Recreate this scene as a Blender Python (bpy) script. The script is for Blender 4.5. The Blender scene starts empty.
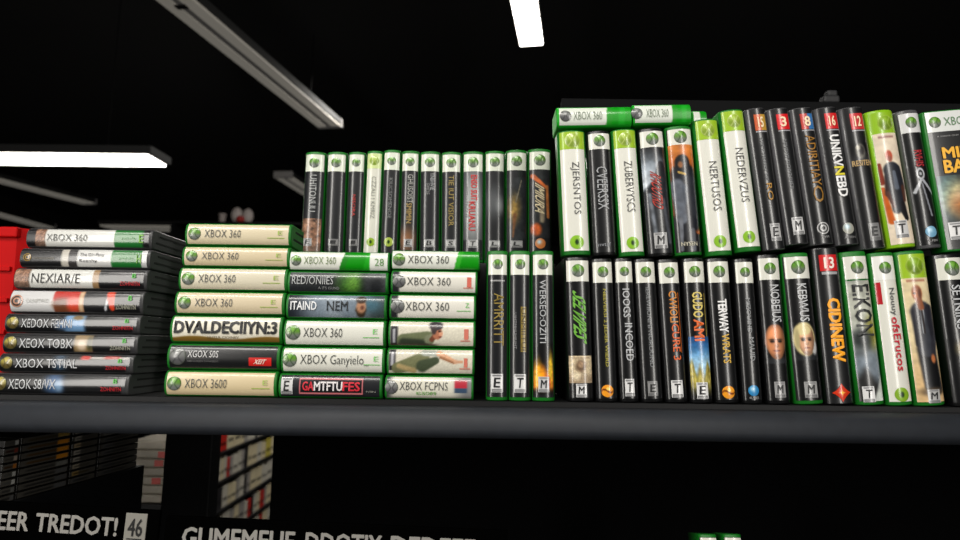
import bpy, math, random
import numpy as np
from mathutils import Matrix, Vector

random.seed(7)
C = bpy.context.scene.collection
R = math.radians

# ------------------------------------------------------------------ camera
F = 620.0                       # focal length in pixels of the 960 wide frame
DIST = 0.81                     # camera to the plane of the spines (y = 0)
CZ = 1.45
PITCH, ROLL = R(7.08), R(0.78)
CAMM = Matrix.Rotation(R(90) + PITCH, 3, 'X') @ Matrix.Rotation(ROLL, 3, 'Z')
CAMP = Vector((0, -DIST, CZ))


def ray(px, py):
    return CAMM @ Vector(((px - 480) / F, -(py - 270) / F, -1.0))


def at_y(px, py, Y):
    d = ray(px, py)
    return CAMP + d * ((Y - CAMP.y) / d.y)


def at_z(px, py, Z):
    d = ray(px, py)
    return CAMP + d * ((Z - CAMP.z) / d.z)


cam = bpy.data.objects.new('camera', bpy.data.cameras.new('camera'))
C.objects.link(cam)
cam.matrix_world = Matrix.Translation(CAMP) @ CAMM.to_4x4()
cam.data.sensor_width = 36
cam.data.lens = 36 * F / 960
cam.data.clip_start = 0.02
cam.data.clip_end = 60
cam.data.dof.use_dof = True
cam.data.dof.focus_distance = DIST + 0.03
cam.data.dof.aperture_fstop = 4.2
bpy.context.scene.camera = cam
sc = bpy.context.scene
sc.view_settings.view_transform = 'Standard'
sc.view_settings.look = 'None'
sc.view_settings.exposure = 0
w = bpy.data.worlds.new('world')
sc.world = w
w.use_nodes = True
w.node_tree.nodes['Background'].inputs[0].default_value = (0.9, 0.95, 1, 1)
w.node_tree.nodes['Background'].inputs[1].default_value = 0.012


# ------------------------------------------------------------------ colours and materials
def lin(c):
    c = np.asarray(c, float)
    return np.where(c <= 0.04045, c / 12.92, ((c + 0.055) / 1.055) ** 2.4)


MATS = {}


def mat(name, rgb, rough=0.4, coat=0.0, metal=0.0, noise=0.0, scale=30.0, emit=0.0, spec=0.5):
    if name in MATS:
        return MATS[name]
    m = bpy.data.materials.new(name)
    m.use_nodes = True
    nt = m.node_tree
    b = nt.nodes['Principled BSDF']
    col = (*[float(x) for x in lin(rgb)], 1)
    b.inputs['Base Color'].default_value = col
    b.inputs['Roughness'].default_value = rough
    b.inputs['Metallic'].default_value = metal
    b.inputs['Coat Weight'].default_value = coat
    b.inputs['Coat Roughness'].default_value = 0.12
    b.inputs['Specular IOR Level'].default_value = spec
    if noise:
        tc = nt.nodes.new('ShaderNodeTexCoord')
        nz = nt.nodes.new('ShaderNodeTexNoise')
        nz.inputs['Scale'].default_value = scale
        nz.inputs['Detail'].default_value = 4
        rp = nt.nodes.new('ShaderNodeValToRGB')
        rp.color_ramp.elements[0].position = 0.3
        rp.color_ramp.elements[1].position = 0.75
        rp.color_ramp.elements[0].color = tuple(x * (1 - noise) for x in col[:3]) + (1,)
        rp.color_ramp.elements[1].color = tuple(min(1, x * (1 + noise)) for x in col[:3]) + (1,)
        nt.links.new(tc.outputs['Object'], nz.inputs['Vector'])
        nt.links.new(nz.outputs['Fac'], rp.inputs['Fac'])
        nt.links.new(rp.outputs['Color'], b.inputs['Base Color'])
    if emit:
        b.inputs['Emission Color'].default_value = col
        b.inputs['Emission Strength'].default_value = emit
    MATS[name] = m
    return m


def print_mat(name, rough, coat):
    m = bpy.data.materials.new(name)
    m.use_nodes = True
    nt = m.node_tree
    b = nt.nodes['Principled BSDF']
    a = nt.nodes.new('ShaderNodeVertexColor')
    a.layer_name = 'ink'
    nt.links.new(a.outputs['Color'], b.inputs['Base Color'])
    b.inputs['Roughness'].default_value = rough
    b.inputs['Coat Weight'].default_value = coat
    b.inputs['Coat Roughness'].default_value = 0.1
    return m


PRINT = print_mat('printed_sleeve', 0.3, 0.45)
INKS = {}


def ink(rgb):
    k = tuple(round(x, 3) for x in rgb)
    return mat('ink_%02x%02x%02x' % tuple(int(255 * x) for x in k), k, 0.4)


def shell_mat(kind):
    return {
        'green': lambda: mat('green_case_plastic', (0.035, 0.42, 0.085), 0.48, 0.0),
        'bright': lambda: mat('bright_green_case_plastic', (0.06, 0.62, 0.11), 0.55, 0.0, spec=.3),
        'lime': lambda: mat('lime_case_plastic', (0.52, 0.72, 0.10), 0.28, 0.3),
        'black': lambda: mat('black_case_plastic', (0.045, 0.047, 0.052), 0.3, 0.3),
        'graphite': lambda: mat('graphite_case_plastic', (.24, .24, .245), .4, 0.1),
        'grey': lambda: mat('smoky_case_plastic', (0.30, 0.30, 0.31), 0.3, 0.4),
    }[kind]()


# ------------------------------------------------------------------ mesh helpers
def link(name, verts, faces, material, parent=None, smooth=False, colors=None):
    me = bpy.data.meshes.new(name)
    me.from_pydata([tuple(v) for v in verts], [], faces)
    if material:
        me.materials.append(material)
    if smooth:
        me.shade_smooth()
    if colors is not None:
        at = me.color_attributes.new('ink', 'FLOAT_COLOR', 'POINT')
        c = np.ones((len(verts), 4), np.float32)
        c[:, :3] = lin(np.clip(colors, 0, 1))
        at.data.foreach_set('color', c.ravel())
    me.validate()
    me.update()
    o = bpy.data.objects.new(name, me)
    C.objects.link(o)
    if parent:
        o.parent = parent
    return o


def empty(name, loc=(0, 0, 0), rot=(0, 0, 0)):
    o = bpy.data.objects.new(name, None)
    C.objects.link(o)
    o.empty_display_size = 0.02
    o.location = loc
    o.rotation_euler = rot
    return o


def tag(o, label, cat, group=None):
    o['label'] = label
    o['category'] = cat
    if group:
        o['group'] = group
    return o


def box_data(x0, x1, y0, y1, z0, z1, r=0.0):
    """A box with chamfered edges of size r."""
    if r <= 0:
        v = [(x, y, z) for z in (z0, z1) for y in (y0, y1) for x in (x0, x1)]
        f = [(0, 2, 3, 1), (4, 5, 7, 6), (0, 1, 5, 4), (2, 6, 7, 3), (0, 4, 6, 2), (1, 3, 7, 5)]
        return v, f
    import bmesh
    bm = bmesh.new()
    v, f = box_data(x0, x1, y0, y1, z0, z1)
    vs = [bm.verts.new(p) for p in v]
    for q in f:
        bm.faces.new([vs[i] for i in q])
    bmesh.ops.bevel(bm, geom=bm.edges[:], offset=r, segments=3, affect='EDGES', profile=0.5)
    bm.verts.index_update()
    out = [tuple(p.co) for p in bm.verts], [tuple(p.index for p in q.verts) for q in bm.faces]
    bm.free()
    return out


def box(name, x0, x1, y0, y1, z0, z1, m, parent=None, r=0.0):
    v, f = box_data(x0, x1, y0, y1, z0, z1, r)
    return link(name, v, f, m, parent)


def merge(*ds):
    V, Fc = [], []
    for v, f in ds:
        b = len(V)
        V += list(v)
        Fc += [tuple(i + b for i in q) for q in f]
    return V, Fc


TEXTS = {}


def text_mesh(s, bold):
    """Vertices (0..1 in both axes) and faces of a line of lettering."""
    k = (s, bold)
    if k in TEXTS:
        return TEXTS[k]
    cu = bpy.data.curves.new('lettering', 'FONT')
    cu.body = s
    cu.resolution_u = 2
    cu.offset = min(bold, 0)
    cu.fill_mode = 'FRONT'
    o = bpy.data.objects.new('lettering', cu)
    C.objects.link(o)
    dg = bpy.context.evaluated_depsgraph_get()
    dg.update()
    me = bpy.data.meshes.new_from_object(o.evaluated_get(dg))
    v = np.array([p.co[:2] for p in me.vertices])
    f = [tuple(p.vertices) for p in me.polygons]
    lay = np.zeros(len(v))
    if bold > .003:                     # heavier weight: the same glyphs laid over each other, slightly shifted
        base, bf, nb = v, f, len(v)
        v, f, lay = [base], list(bf), [lay]
        for q, (dx, dy) in enumerate(((-1, 0), (1, 0), (0, .7), (0, -.7), (-.7, .5), (.7, -.5), (.7, .5), (-.7, -.5))):
            v.append(base + np.array((dx, dy)) * bold)
            f += [tuple(i + nb * (q + 1) for i in p) for p in bf]
            lay.append(np.full(nb, q + 1.0))
        v, lay = np.concatenate(v), np.concatenate(lay)
    bpy.data.objects.remove(o)
    bpy.data.curves.remove(cu)
    bpy.data.meshes.remove(me)
    v = (v - v.min(0)) / np.maximum(v.max(0) - v.min(0), 1e-6)
    TEXTS[k] = (v, f, lay)
    return TEXTS[k]


# ------------------------------------------------------------------ painted artwork (u to the right, v up, both 0..1; a = width / height)
def sm(e0, e1, x):
    t = np.clip((x - e0) / (e1 - e0 + 1e-9), 0, 1)
    return t * t * (3 - 2 * t)


def lattice(i, j):
    h = np.sin(i * 127.1 + j * 311.7) * 43758.5453
    return h - np.floor(h)


def hsh(u, v, k=1.0):
    """Soft two-octave value noise, 0..1."""
    out = 0
    for o, wgt in ((4.0, .65), (9.0, .35)):
        x, y = u * k * o + 31.7, v * k * o + 11.3
        i, j = np.floor(x), np.floor(y)
        fx, fy = x - i, y - j
        fx, fy = fx * fx * (3 - 2 * fx), fy * fy * (3 - 2 * fy)
        out = out + wgt * ((lattice(i, j) * (1 - fx) + lattice(i + 1, j) * fx) * (1 - fy) + (lattice(i, j + 1) * (1 - fx) + lattice(i + 1, j + 1) * fx) * fy)
    return out


class Art:
    def __init__(s, u, v, a, base):
        s.u, s.v, s.a, s.k = u, v, a, 1.0
        s.c = np.tile(np.array(base, float), (len(u), 1))

    def put(s, mask, col):
        mask = np.clip(mask, 0, 1)[:, None]
        s.c = s.c * (1 - mask) + np.array(col, float) * mask
        return s

    def ell(s, cx, cy, rx, ry, col, soft=.25):
        d = np.sqrt(((s.u - cx) / rx) ** 2 + ((s.v - cy) / ry) ** 2)
        return s.put(1 - sm(1 - soft, 1 + soft, d), col)

    def rect(s, x0, x1, y0, y1, col, soft=.008):
        m = sm(x0 - soft, x0 + soft, s.u) * (1 - sm(x1 - soft, x1 + soft, s.u)) * sm(y0 - soft, y0 + soft, s.v) * (1 - sm(y1 - soft, y1 + soft, s.v))
        return s.put(m, col)

    def cap(s, x0, y0, x1, y1, r0, r1, col, soft=.3):
        """A tapering limb; distances in units of the height."""
        px, py = (s.u - x0) * s.a, s.v - y0
        dx, dy = (x1 - x0) * s.a, y1 - y0
        t = np.clip((px * dx + py * dy) / (dx * dx + dy * dy + 1e-9), 0, 1)
        d = np.hypot(px - t * dx, py - t * dy) / (s.k * (r0 + (r1 - r0) * t))
        return s.put(1 - sm(1 - soft, 1 + soft, d), col)

    def grain(s, amt, k=3):
        s.c = s.c * (1 + amt * (hsh(s.u * s.a, s.v, k) - .5)[:, None] * 2)
        return s


def art_fire(u, v, a):
    A = Art(u, v, a, (.05, .05, .055))
    n = hsh(u * a, v, 2.2)
    A.put(sm(1.0, .2, v + .5 * n) , (.45, .18, .10))
    A.put(sm(.85, .25, v + .45 * n), (.80, .35, .08))
    A.ell(.2, .34, .2, .3, (.98, .72, .15), .7).ell(.85, .45, .13, .34, (.95, .78, .2), .6).ell(.45, .32, .2, .2, (1, .62, .12), .8)
    A.ell(.7, .22, .15, .12, (.85, .25, .08), .7)
    A.put(sm(.18, .02, v), (.08, .07, .06))
    return A.grain(.25, 5).c


def art_landscape(u, v, a):
    A = Art(u, v, a, (.13, .33, .55))
    A.put(sm(1, .6, v), (.30, .56, .78)).put(sm(.85, .5, v) * .8, (.72, .85, .92))
    A.put(sm(.06, -.06, v - .55 + .9 * np.abs(u - .45)), (.62, .66, .60))
    h = .32 + .4 * np.abs(u - .5) + .1 * np.sin(u * 17)
    A.put(sm(.08, -.05, v - h), (.50, .45, .16))
    A.put(sm(.2, .6, hsh(u * 3, v, 2)) * sm(.05, -.05, v - h + .04), (.75, .70, .36))
    A.put(sm(.25, .0, v), (.14, .14, .10))
    return A.grain(.2, 6).c


def face(A, cx, cy, rx, ry, skin, hair=None, kind='bald'):
    dark = tuple(x * .45 for x in skin)
    if kind == 'blond':
        A.ell(cx - .05, cy + ry * .1, rx * 1.3, ry * 1.12, hair, .12)
        A.ell(cx + rx * .9, cy - ry * .45, rx * .35, ry * .5, (.75, .75, .75), .3)
    yy = (A.v - cy) / ry
    wx = rx * (1 - .34 * np.clip(-yy, 0, 1) ** 1.6 - .10 * np.clip(yy, 0, 1) ** 2)
    xx = (A.u - cx) / wx
    rr_ = (np.abs(xx) ** 2.6 + np.abs(yy) ** 2.6) ** (1 / 2.6)
    head = 1 - sm(.93, 1.04, rr_)
    A.put(head, skin)
    A.put(head * np.exp(-((xx + .3) ** 2 + (yy - .5) ** 2) / .25), tuple(min(1, x * 1.22) for x in skin))
    A.put(head * sm(.1, 1.0, xx) * .7, dark)
    A.put(head * sm(.7, 1.0, rr_) * .5, dark)
    A.put(head * sm(-.35, -.95, yy) * .45, tuple(x * .6 for x in skin))
    A.put(head * np.exp(-((np.abs(xx) - .4) ** 2 / .05 + (yy - .06) ** 2 / .02)) * .75, tuple(x * .42 for x in skin))
    for sx in (-.38, .38):
        A.ell(cx + sx * rx, cy + ry * .02, rx * .22, ry * .065, (.10, .06, .04), .5)
        A.ell(cx + sx * rx, cy + ry * .13, rx * .3, ry * .05, tuple(x * .38 for x in skin), .6)
    A.ell(cx + .04 * rx, cy - ry * .22, rx * .17, ry * .1, tuple(x * .6 for x in skin), .7)
    A.ell(cx, cy - ry * .12, rx * .07, ry * .18, tuple(min(1, x * 1.12) for x in skin), .7)
    A.ell(cx, cy - ry * .5, rx * .34, ry * .05, (.42, .17, .13), .5)
    A.ell(cx, cy - ry * .82, rx * .4, ry * .1, tuple(x * .65 for x in skin), .8)
    if kind == 'blond':
        A.ell(cx - rx * .3, cy + ry * .68, rx * .95, ry * .35, hair, .2)
        A.ell(cx - rx * 1.0, cy + ry * .1, rx * .25, ry * .7, tuple(x * .8 for x in hair), .4)
    return A


def art_bald(u, v, a):
    A = Art(u, v, a, (.055, .058, .064))
    A.ell(.5, .04, .55, .14, (.16, .17, .18), .5)
    A.ell(.08, .5, .05, .12, (.55, .34, .22), .3)
    return face(A, .5, .54, .47, .44, (.80, .52, .35)).c


def art_blond(u, v, a):
    A = Art(u, v, a, (.055, .058, .064))
    A.ell(.5, .04, .55, .14, (.13, .14, .15), .5)
    return face(A, .52, .52, .34, .40, (.84, .63, .48), (.86, .80, .58), 'blond').c


def art_suit(u, v, a):
    A = Art(u, v, a, (.87, .80, .64))
    A.k = .76
    A.ell(.55, .05, .9, .3, (.84, .70, .50), .8)
    k = (.10, .10, .12)
    A.cap(.42, .42, .46, .12, .07, .055, k).cap(.62, .42, .78, .1, .07, .055, (.07, .07, .08))
    A.ell(.55, .08, .42, .03, (.35, .29, .22), .8)
    A.cap(.52, .72, .54, .42, .115, .085, (.22, .23, .26), .15)
    A.cap(.5, .74, .5, .55, .025, .012, (.66, .68, .70)).cap(.51, .73, .515, .55, .008, .012, (.14, .10, .1))
    A.cap(.32, .72, .28, .46, .045, .035, (.15, .15, .18)).cap(.8, .74, .88, .5, .05, .04, (.15, .15, .18)).cap(.88, .5, .74, .37, .04, .03, (.18, .18, .21))
    A.ell(.72, .34, .09, .035, (.72, .43, .26), .4)
    A.cap(.46, .82, .5, .76, .035, .035, (.55, .32, .2))
    A.ell(.43, .875, .19, .066, (.62, .37, .24), .2).ell(.36, .865, .07, .03, (.74, .47, .32), .6).ell(.33, .873, .05, .008, (.2, .12, .1), .5).ell(.52, .87, .06, .04, (.36, .2, .14), .6)
    A.rect(.12, .8, .97, .985, (.66, .42, .34), .01)
    return A.grain(.1, 6).c


def art_runner(u, v, a):
    A = Art(u, v, a, (.87, .81, .72))
    A.k = .74
    A.rect(.15, .8, .955, .975, (.60, .45, .42), .01)
    A.cap(.04, .72, .05, .55, .018, .025, (.50, .18, .1)).cap(.03, .5, .16, .2, .02, .035, (.75, .36, .12))
    d = (.13, .14, .17)
    A.cap(.55, .42, .78, .22, .07, .03, (.11, .10, .11)).cap(.45, .42, .42, .3, .06, .05, d).cap(.3, .6, .22, .45, .045, .04, (.2, .14, .14)).cap(.22, .45, .33, .33, .035, .02, (.32, .2, .18))
    A.cap(.5, .66, .55, .42, .1, .075, d, .15).cap(.72, .67, .86, .5, .045, .035, d).cap(.86, .5, .83, .38, .03, .02, (.3, .18, .14))
    A.cap(.55, .64, .56, .5, .02, .03, (.34, .37, .42))
    A.ell(.46, .79, .14, .05, (.72, .27, .16), .25).ell(.46, .765, .1, .025, (.55, .28, .2), .5)
    return A.grain(.08, 6).c


def art_hooded(u, v, a):
    A = Art(u, v, a, (.78, .42, .13))
    A.k = .85
    A.put(sm(.1, .7, hsh(u * a * 2, v, 2)) * .5, (.55, .24, .08)).put(sm(.75, 1, v) * .6, (.85, .55, .28))
    A.put(sm(.36, .30, v), (.12, .12, .14))
    A.cap(.1, .34, .95, .2, .012, .045, (.80, .38, .12))
    A.put(sm(.2, .13, v + .12 * u), (.06, .06, .07))
    A.cap(.5, .72, .6, .3, .13, .15, (.10, .11, .14), .2).cap(.2, .62, .3, .3, .07, .05, (.36, .38, .42), .3).cap(.8, .64, .95, .36, .08, .06, (.16, .17, .2), .3)
    A.ell(.48, .83, .3, .075, (.07, .075, .09), .15).ell(.4, .81, .1, .03, (.62, .40, .24), .5).ell(.62, .82, .06, .05, (.26, .27, .3), .6)
    A.cap(.3, .74, .55, .72, .012, .012, (.75, .62, .32)).cap(.5, .6, .5, .45, .03, .02, (.25, .28, .33))
    A.cap(.25, .3, .2, .02, .02, .015, (.4, .41, .44)).cap(.7, .2, .68, .02, .02, .02, (.32, .33, .36))
    return A.grain(.2, 6).c


def art_mist(u, v, a):
    A = Art(u, v, a, (.10, .105, .115))
    A.k = 0.6
    A.ell(.2, .78, .6, .14, (.58, .62, .66), .9).ell(.15, .66, .4, .1, (.72, .75, .78), .9)
    A.put(sm(.02, -.04, v - .60 - .22 * u) * sm(.25, .45, v), (.14, .15, .17))
    A.cap(.75, .84, .62, .74, .04, .05, (.10, .10, .12)).ell(.78, .8, .16, .05, (.12, .12, .14), .4)
    A.cap(.2, .55, .35, .12, .025, .03, (.42, .44, .47), .9).cap(.75, .5, .9, .1, .02, .03, (.3, .31, .34), .9)
    return A.grain(.3, 5).c


def art_portrait_card(u, v, a):
    A = Art(u, v, a, (.80, .73, .60))
    A.ell(.5, .62, .22, .22, (.42, .33, .25), .5).ell(.5, .68, .12, .11, (.66, .54, .42), .5)
    A.put(sm(.45, .15, v) * .7, (.52, .44, .35)).ell(.3, .25, .16, .14, (.88, .82, .70), .6)
    A.rect(.1, .9, .9, .94, (.6, .52, .42), .02)
    return A.grain(.25, 7).c


def art_grey_hill(u, v, a):
    A = Art(u, v, a, (.70, .71, .66))
    A.ell(.15, .95, .5, .1, (.40, .44, .42), .8).put(sm(.62, .2, v), (.38, .41, .43))
    A.ell(.85, .47, .3, .1, (.62, .60, .24), .7).ell(.35, .42, .4, .07, (.20, .22, .22), .6)
    A.put(sm(.38, .25, v), (.46, .50, .54)).put(sm(.05, -.05, v - .22 + .2 * np.abs(u - .3)), (.16, .16, .16))
    A.put(sm(.04, -.02, v - .3 * (u - .55) * 1.2), (.78, .80, .78))
    return A.grain(.2, 6).c


def art_helmet(u, v, a):
    A = Art(u, v, a, (.06, .062, .07))
    A.ell(.5, .0, .5, .5, (.22, .22, .23), .6).ell(.5, .62, .24, .34, (.42, .41, .38), .25).ell(.56, .66, .14, .2, (.18, .17, .17), .5).ell(.4, .78, .1, .1, (.70, .68, .62), .6)
    return A.grain(.2, 6).c


def art_tripod(u, v, a):
    A = Art(u, v, a, (.07, .072, .08))
    A.k = 0.8
    A.ell(.5, .86, .2, .12, (.72, .73, .75), .12).ell(.5, .86, .13, .075, (.08, .08, .09), .12).ell(.5, .86, .06, .035, (.65, .66, .68), .2)
    A.cap(.48, .74, .12, .5, .03, .035, (.70, .71, .73), .15).cap(.55, .74, 1.0, .45, .03, .03, (.62, .63, .66), .15).cap(.5, .66, .72, .02, .018, .022, (.5, .51, .54), .3)
    return A.c


def art_burst(u, v, a):
    A = Art(u, v, a, (.05, .055, .07))
    A.ell(.12, .62, .2, .36, (.30, .52, .56), .9).ell(.28, .56, .2, .3, (.80, .70, .48), .9).ell(.3, .5, .1, .16, (.95, .9, .8), .9).ell(.35, .4, .2, .2, (.60, .34, .14), .9)
    return A.grain(.3, 4).c


def art_gold_creature(u, v, a):
    A = Art(u, v, a, (.17, .18, .19))
    A.ell(.35, .5, .3, .2, (.52, .42, .22), .8).ell(.35, .46, .14, .1, (.72, .58, .3), .7).cap(.45, .6, .75, .95, .01, .006, (.5, .47, .4), .6).cap(.4, .4, .3, .05, .03, .012, (.45, .3, .18), .8)
    return A.grain(.3, 6).c


def art_orange_wing(u, v, a):
    A = Art(u, v, a, (.16, .165, .175))
    A.k = 0.7
    A.cap(.15, .9, .85, .72, .05, .03, (.82, .42, .22), .4).cap(.85, .75, .9, .3, .03, .03, (.75, .45, .25), .5).ell(.3, .12, .26, .09, (.78, .36, .16), .4).cap(.6, .7, .6, .25, .05, .05, (.55, .5, .42), .6)
    return A.grain(.25, 5).c


def art_rust(u, v, a):
    A = Art(u, v, a, (.50, .36, .28))
    A.put(sm(.3, .8, hsh(u * a * 2, v, 2)), (.68, .52, .42)).put(sm(.55, .9, hsh(u * a, v * 2, 3)), (.22, .17, .15))
    A.put(sm(.4, .1, v) * .6, (.30, .26, .24))
    return A.grain(.3, 5).c


def art_soldier(u, v, a):
    A = Art(u, v, a, (.46, .51, .56))
    A.put(sm(.3, 0, u), (.12, .14, .17)).put(sm(.72, .95, u) * .85, (.17, .22, .22)).ell(.86, .6, .1, .3, (.26, .40, .46), .9)
    A.put(sm(.62, .5, u) * sm(.3, .48, u) * .35, (.72, .75, .78))
    A.cap(.76, .2, .76, .3, .2, .25, (.22, .17, .12), .3).ell(.762, .5, .05, .3, (.68, .50, .38), .3).ell(.76, .8, .055, .16, (.20, .14, .1), .25).ell(.775, .45, .02, .1, (.42, .26, .2), .5)
    return A.grain(.12, 6).c


def art_green_fog(u, v, a):
    A = Art(u, v, a, (.14, .15, .16))
    A.put(sm(.4, .62, u) * sm(.82, .66, u), (.22, .40, .14)).ell(.66, .5, .06, .4, (.36, .55, .2), .9).put(sm(.76, .86, u) * .6, (.36, .38, .38)).ell(.9, .3, .08, .5, (.12, .13, .14), .7)
    A.put(sm(.75, 1, v) * .45, (.62, .64, .64))
    return A.grain(.25, 6).c


def art_man(u, v, a):
    A = Art(u, v, a, (.84, .82, .75))
    A.rect(0, .09, 0, .8, (.14, .14, .16), .015).rect(.03, .06, .1, .7, (.72, .72, .74), .01)
    A.cap(.16, .2, .45, .3, .28, .3, (.42, .45, .33), .15).cap(.16, .1, .4, .05, .2, .2, (.2, .23, .18), .4).cap(.46, .25, .5, .35, .18, .14, (.50, .52, .42), .3)
    A.cap(.5, .25, .55, .45, .1, .1, (.45, .27, .2), .3)
    A.ell(.565, .55, .058, .3, (.70, .45, .34), .15).ell(.61, .5, .022, .12, (.84, .60, .48), .5).ell(.55, .84, .085, .2, (.22, .2, .22), .2).ell(.525, .68, .035, .22, (.25, .21, .21), .3).ell(.595, .6, .02, .03, (.12, .08, .08), .4).ell(.6, .36, .02, .03, (.45, .2, .18), .4)
    A.put(sm(.12, 0, v) * sm(.62, .5, u), (.25, .2, .15))
    return A.grain(.08, 6).c


def art_arm(u, v, a):
    A = Art(u, v, a, (.83, .81, .74))
    A.rect(0, .08, .1, 1, (.14, .14, .16), .015).rect(.025, .06, .3, .9, (.72, .72, .74), .01)
    A.cap(.1, .2, .4, .55, .24, .34, (.44, .45, .32), .15).cap(.12, .3, .3, .1, .1, .12, (.68, .60, .42), .5).cap(.4, .3, .56, .55, .26, .16, (.26, .3, .22), .25)
    A.cap(.42, .86, .62, .82, .12, .13, (.62, .64, .60), .2).cap(.6, .84, .8, .5, .12, .07, (.84, .64, .5), .15).cap(.62, .68, .78, .45, .06, .05, (.6, .42, .3), .4).cap(.8, .5, .88, .5, .09, .05, (.80, .62, .5), .2)
    return A.grain(.08, 6).c


def art_team(u, v, a):
    A = Art(u, v, a, (.84, .83, .77))
    A.put(sm(.09, .0, u), (.25, .25, .26)).put(sm(.74, .95, u) * .8, (.42, .43, .44)).rect(.8, .95, .5, .86, (.70, .18, .24), .015).rect(.8, .95, .26, .5, (.22, .30, .4), .015).put(sm(.12, 0, v) * .6, (.5, .5, .46))
    return A.c


def art_solid(col):
    return lambda u, v, a: np.tile(np.array(col, float), (len(u), 1))


def art_segments(segs, extra=None):
    def fn(u, v, a):
        A = Art(u, v, a, segs[0][2])
        for s in segs[1:]:
            A.put(sm(s[0] - .004, s[0] + .004, u - (s[3] * (v - .5) if len(s) > 3 else 0)), s[2])
        if extra:
            extra(A)
        return A.c
    return fn


def art_streak(dark, light, c=.5, wd=.2):
    """printed foil stripe running down a spine"""
    def fn(u, v, a):
        return Art(u, v, a, dark).c
    return fn


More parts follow.
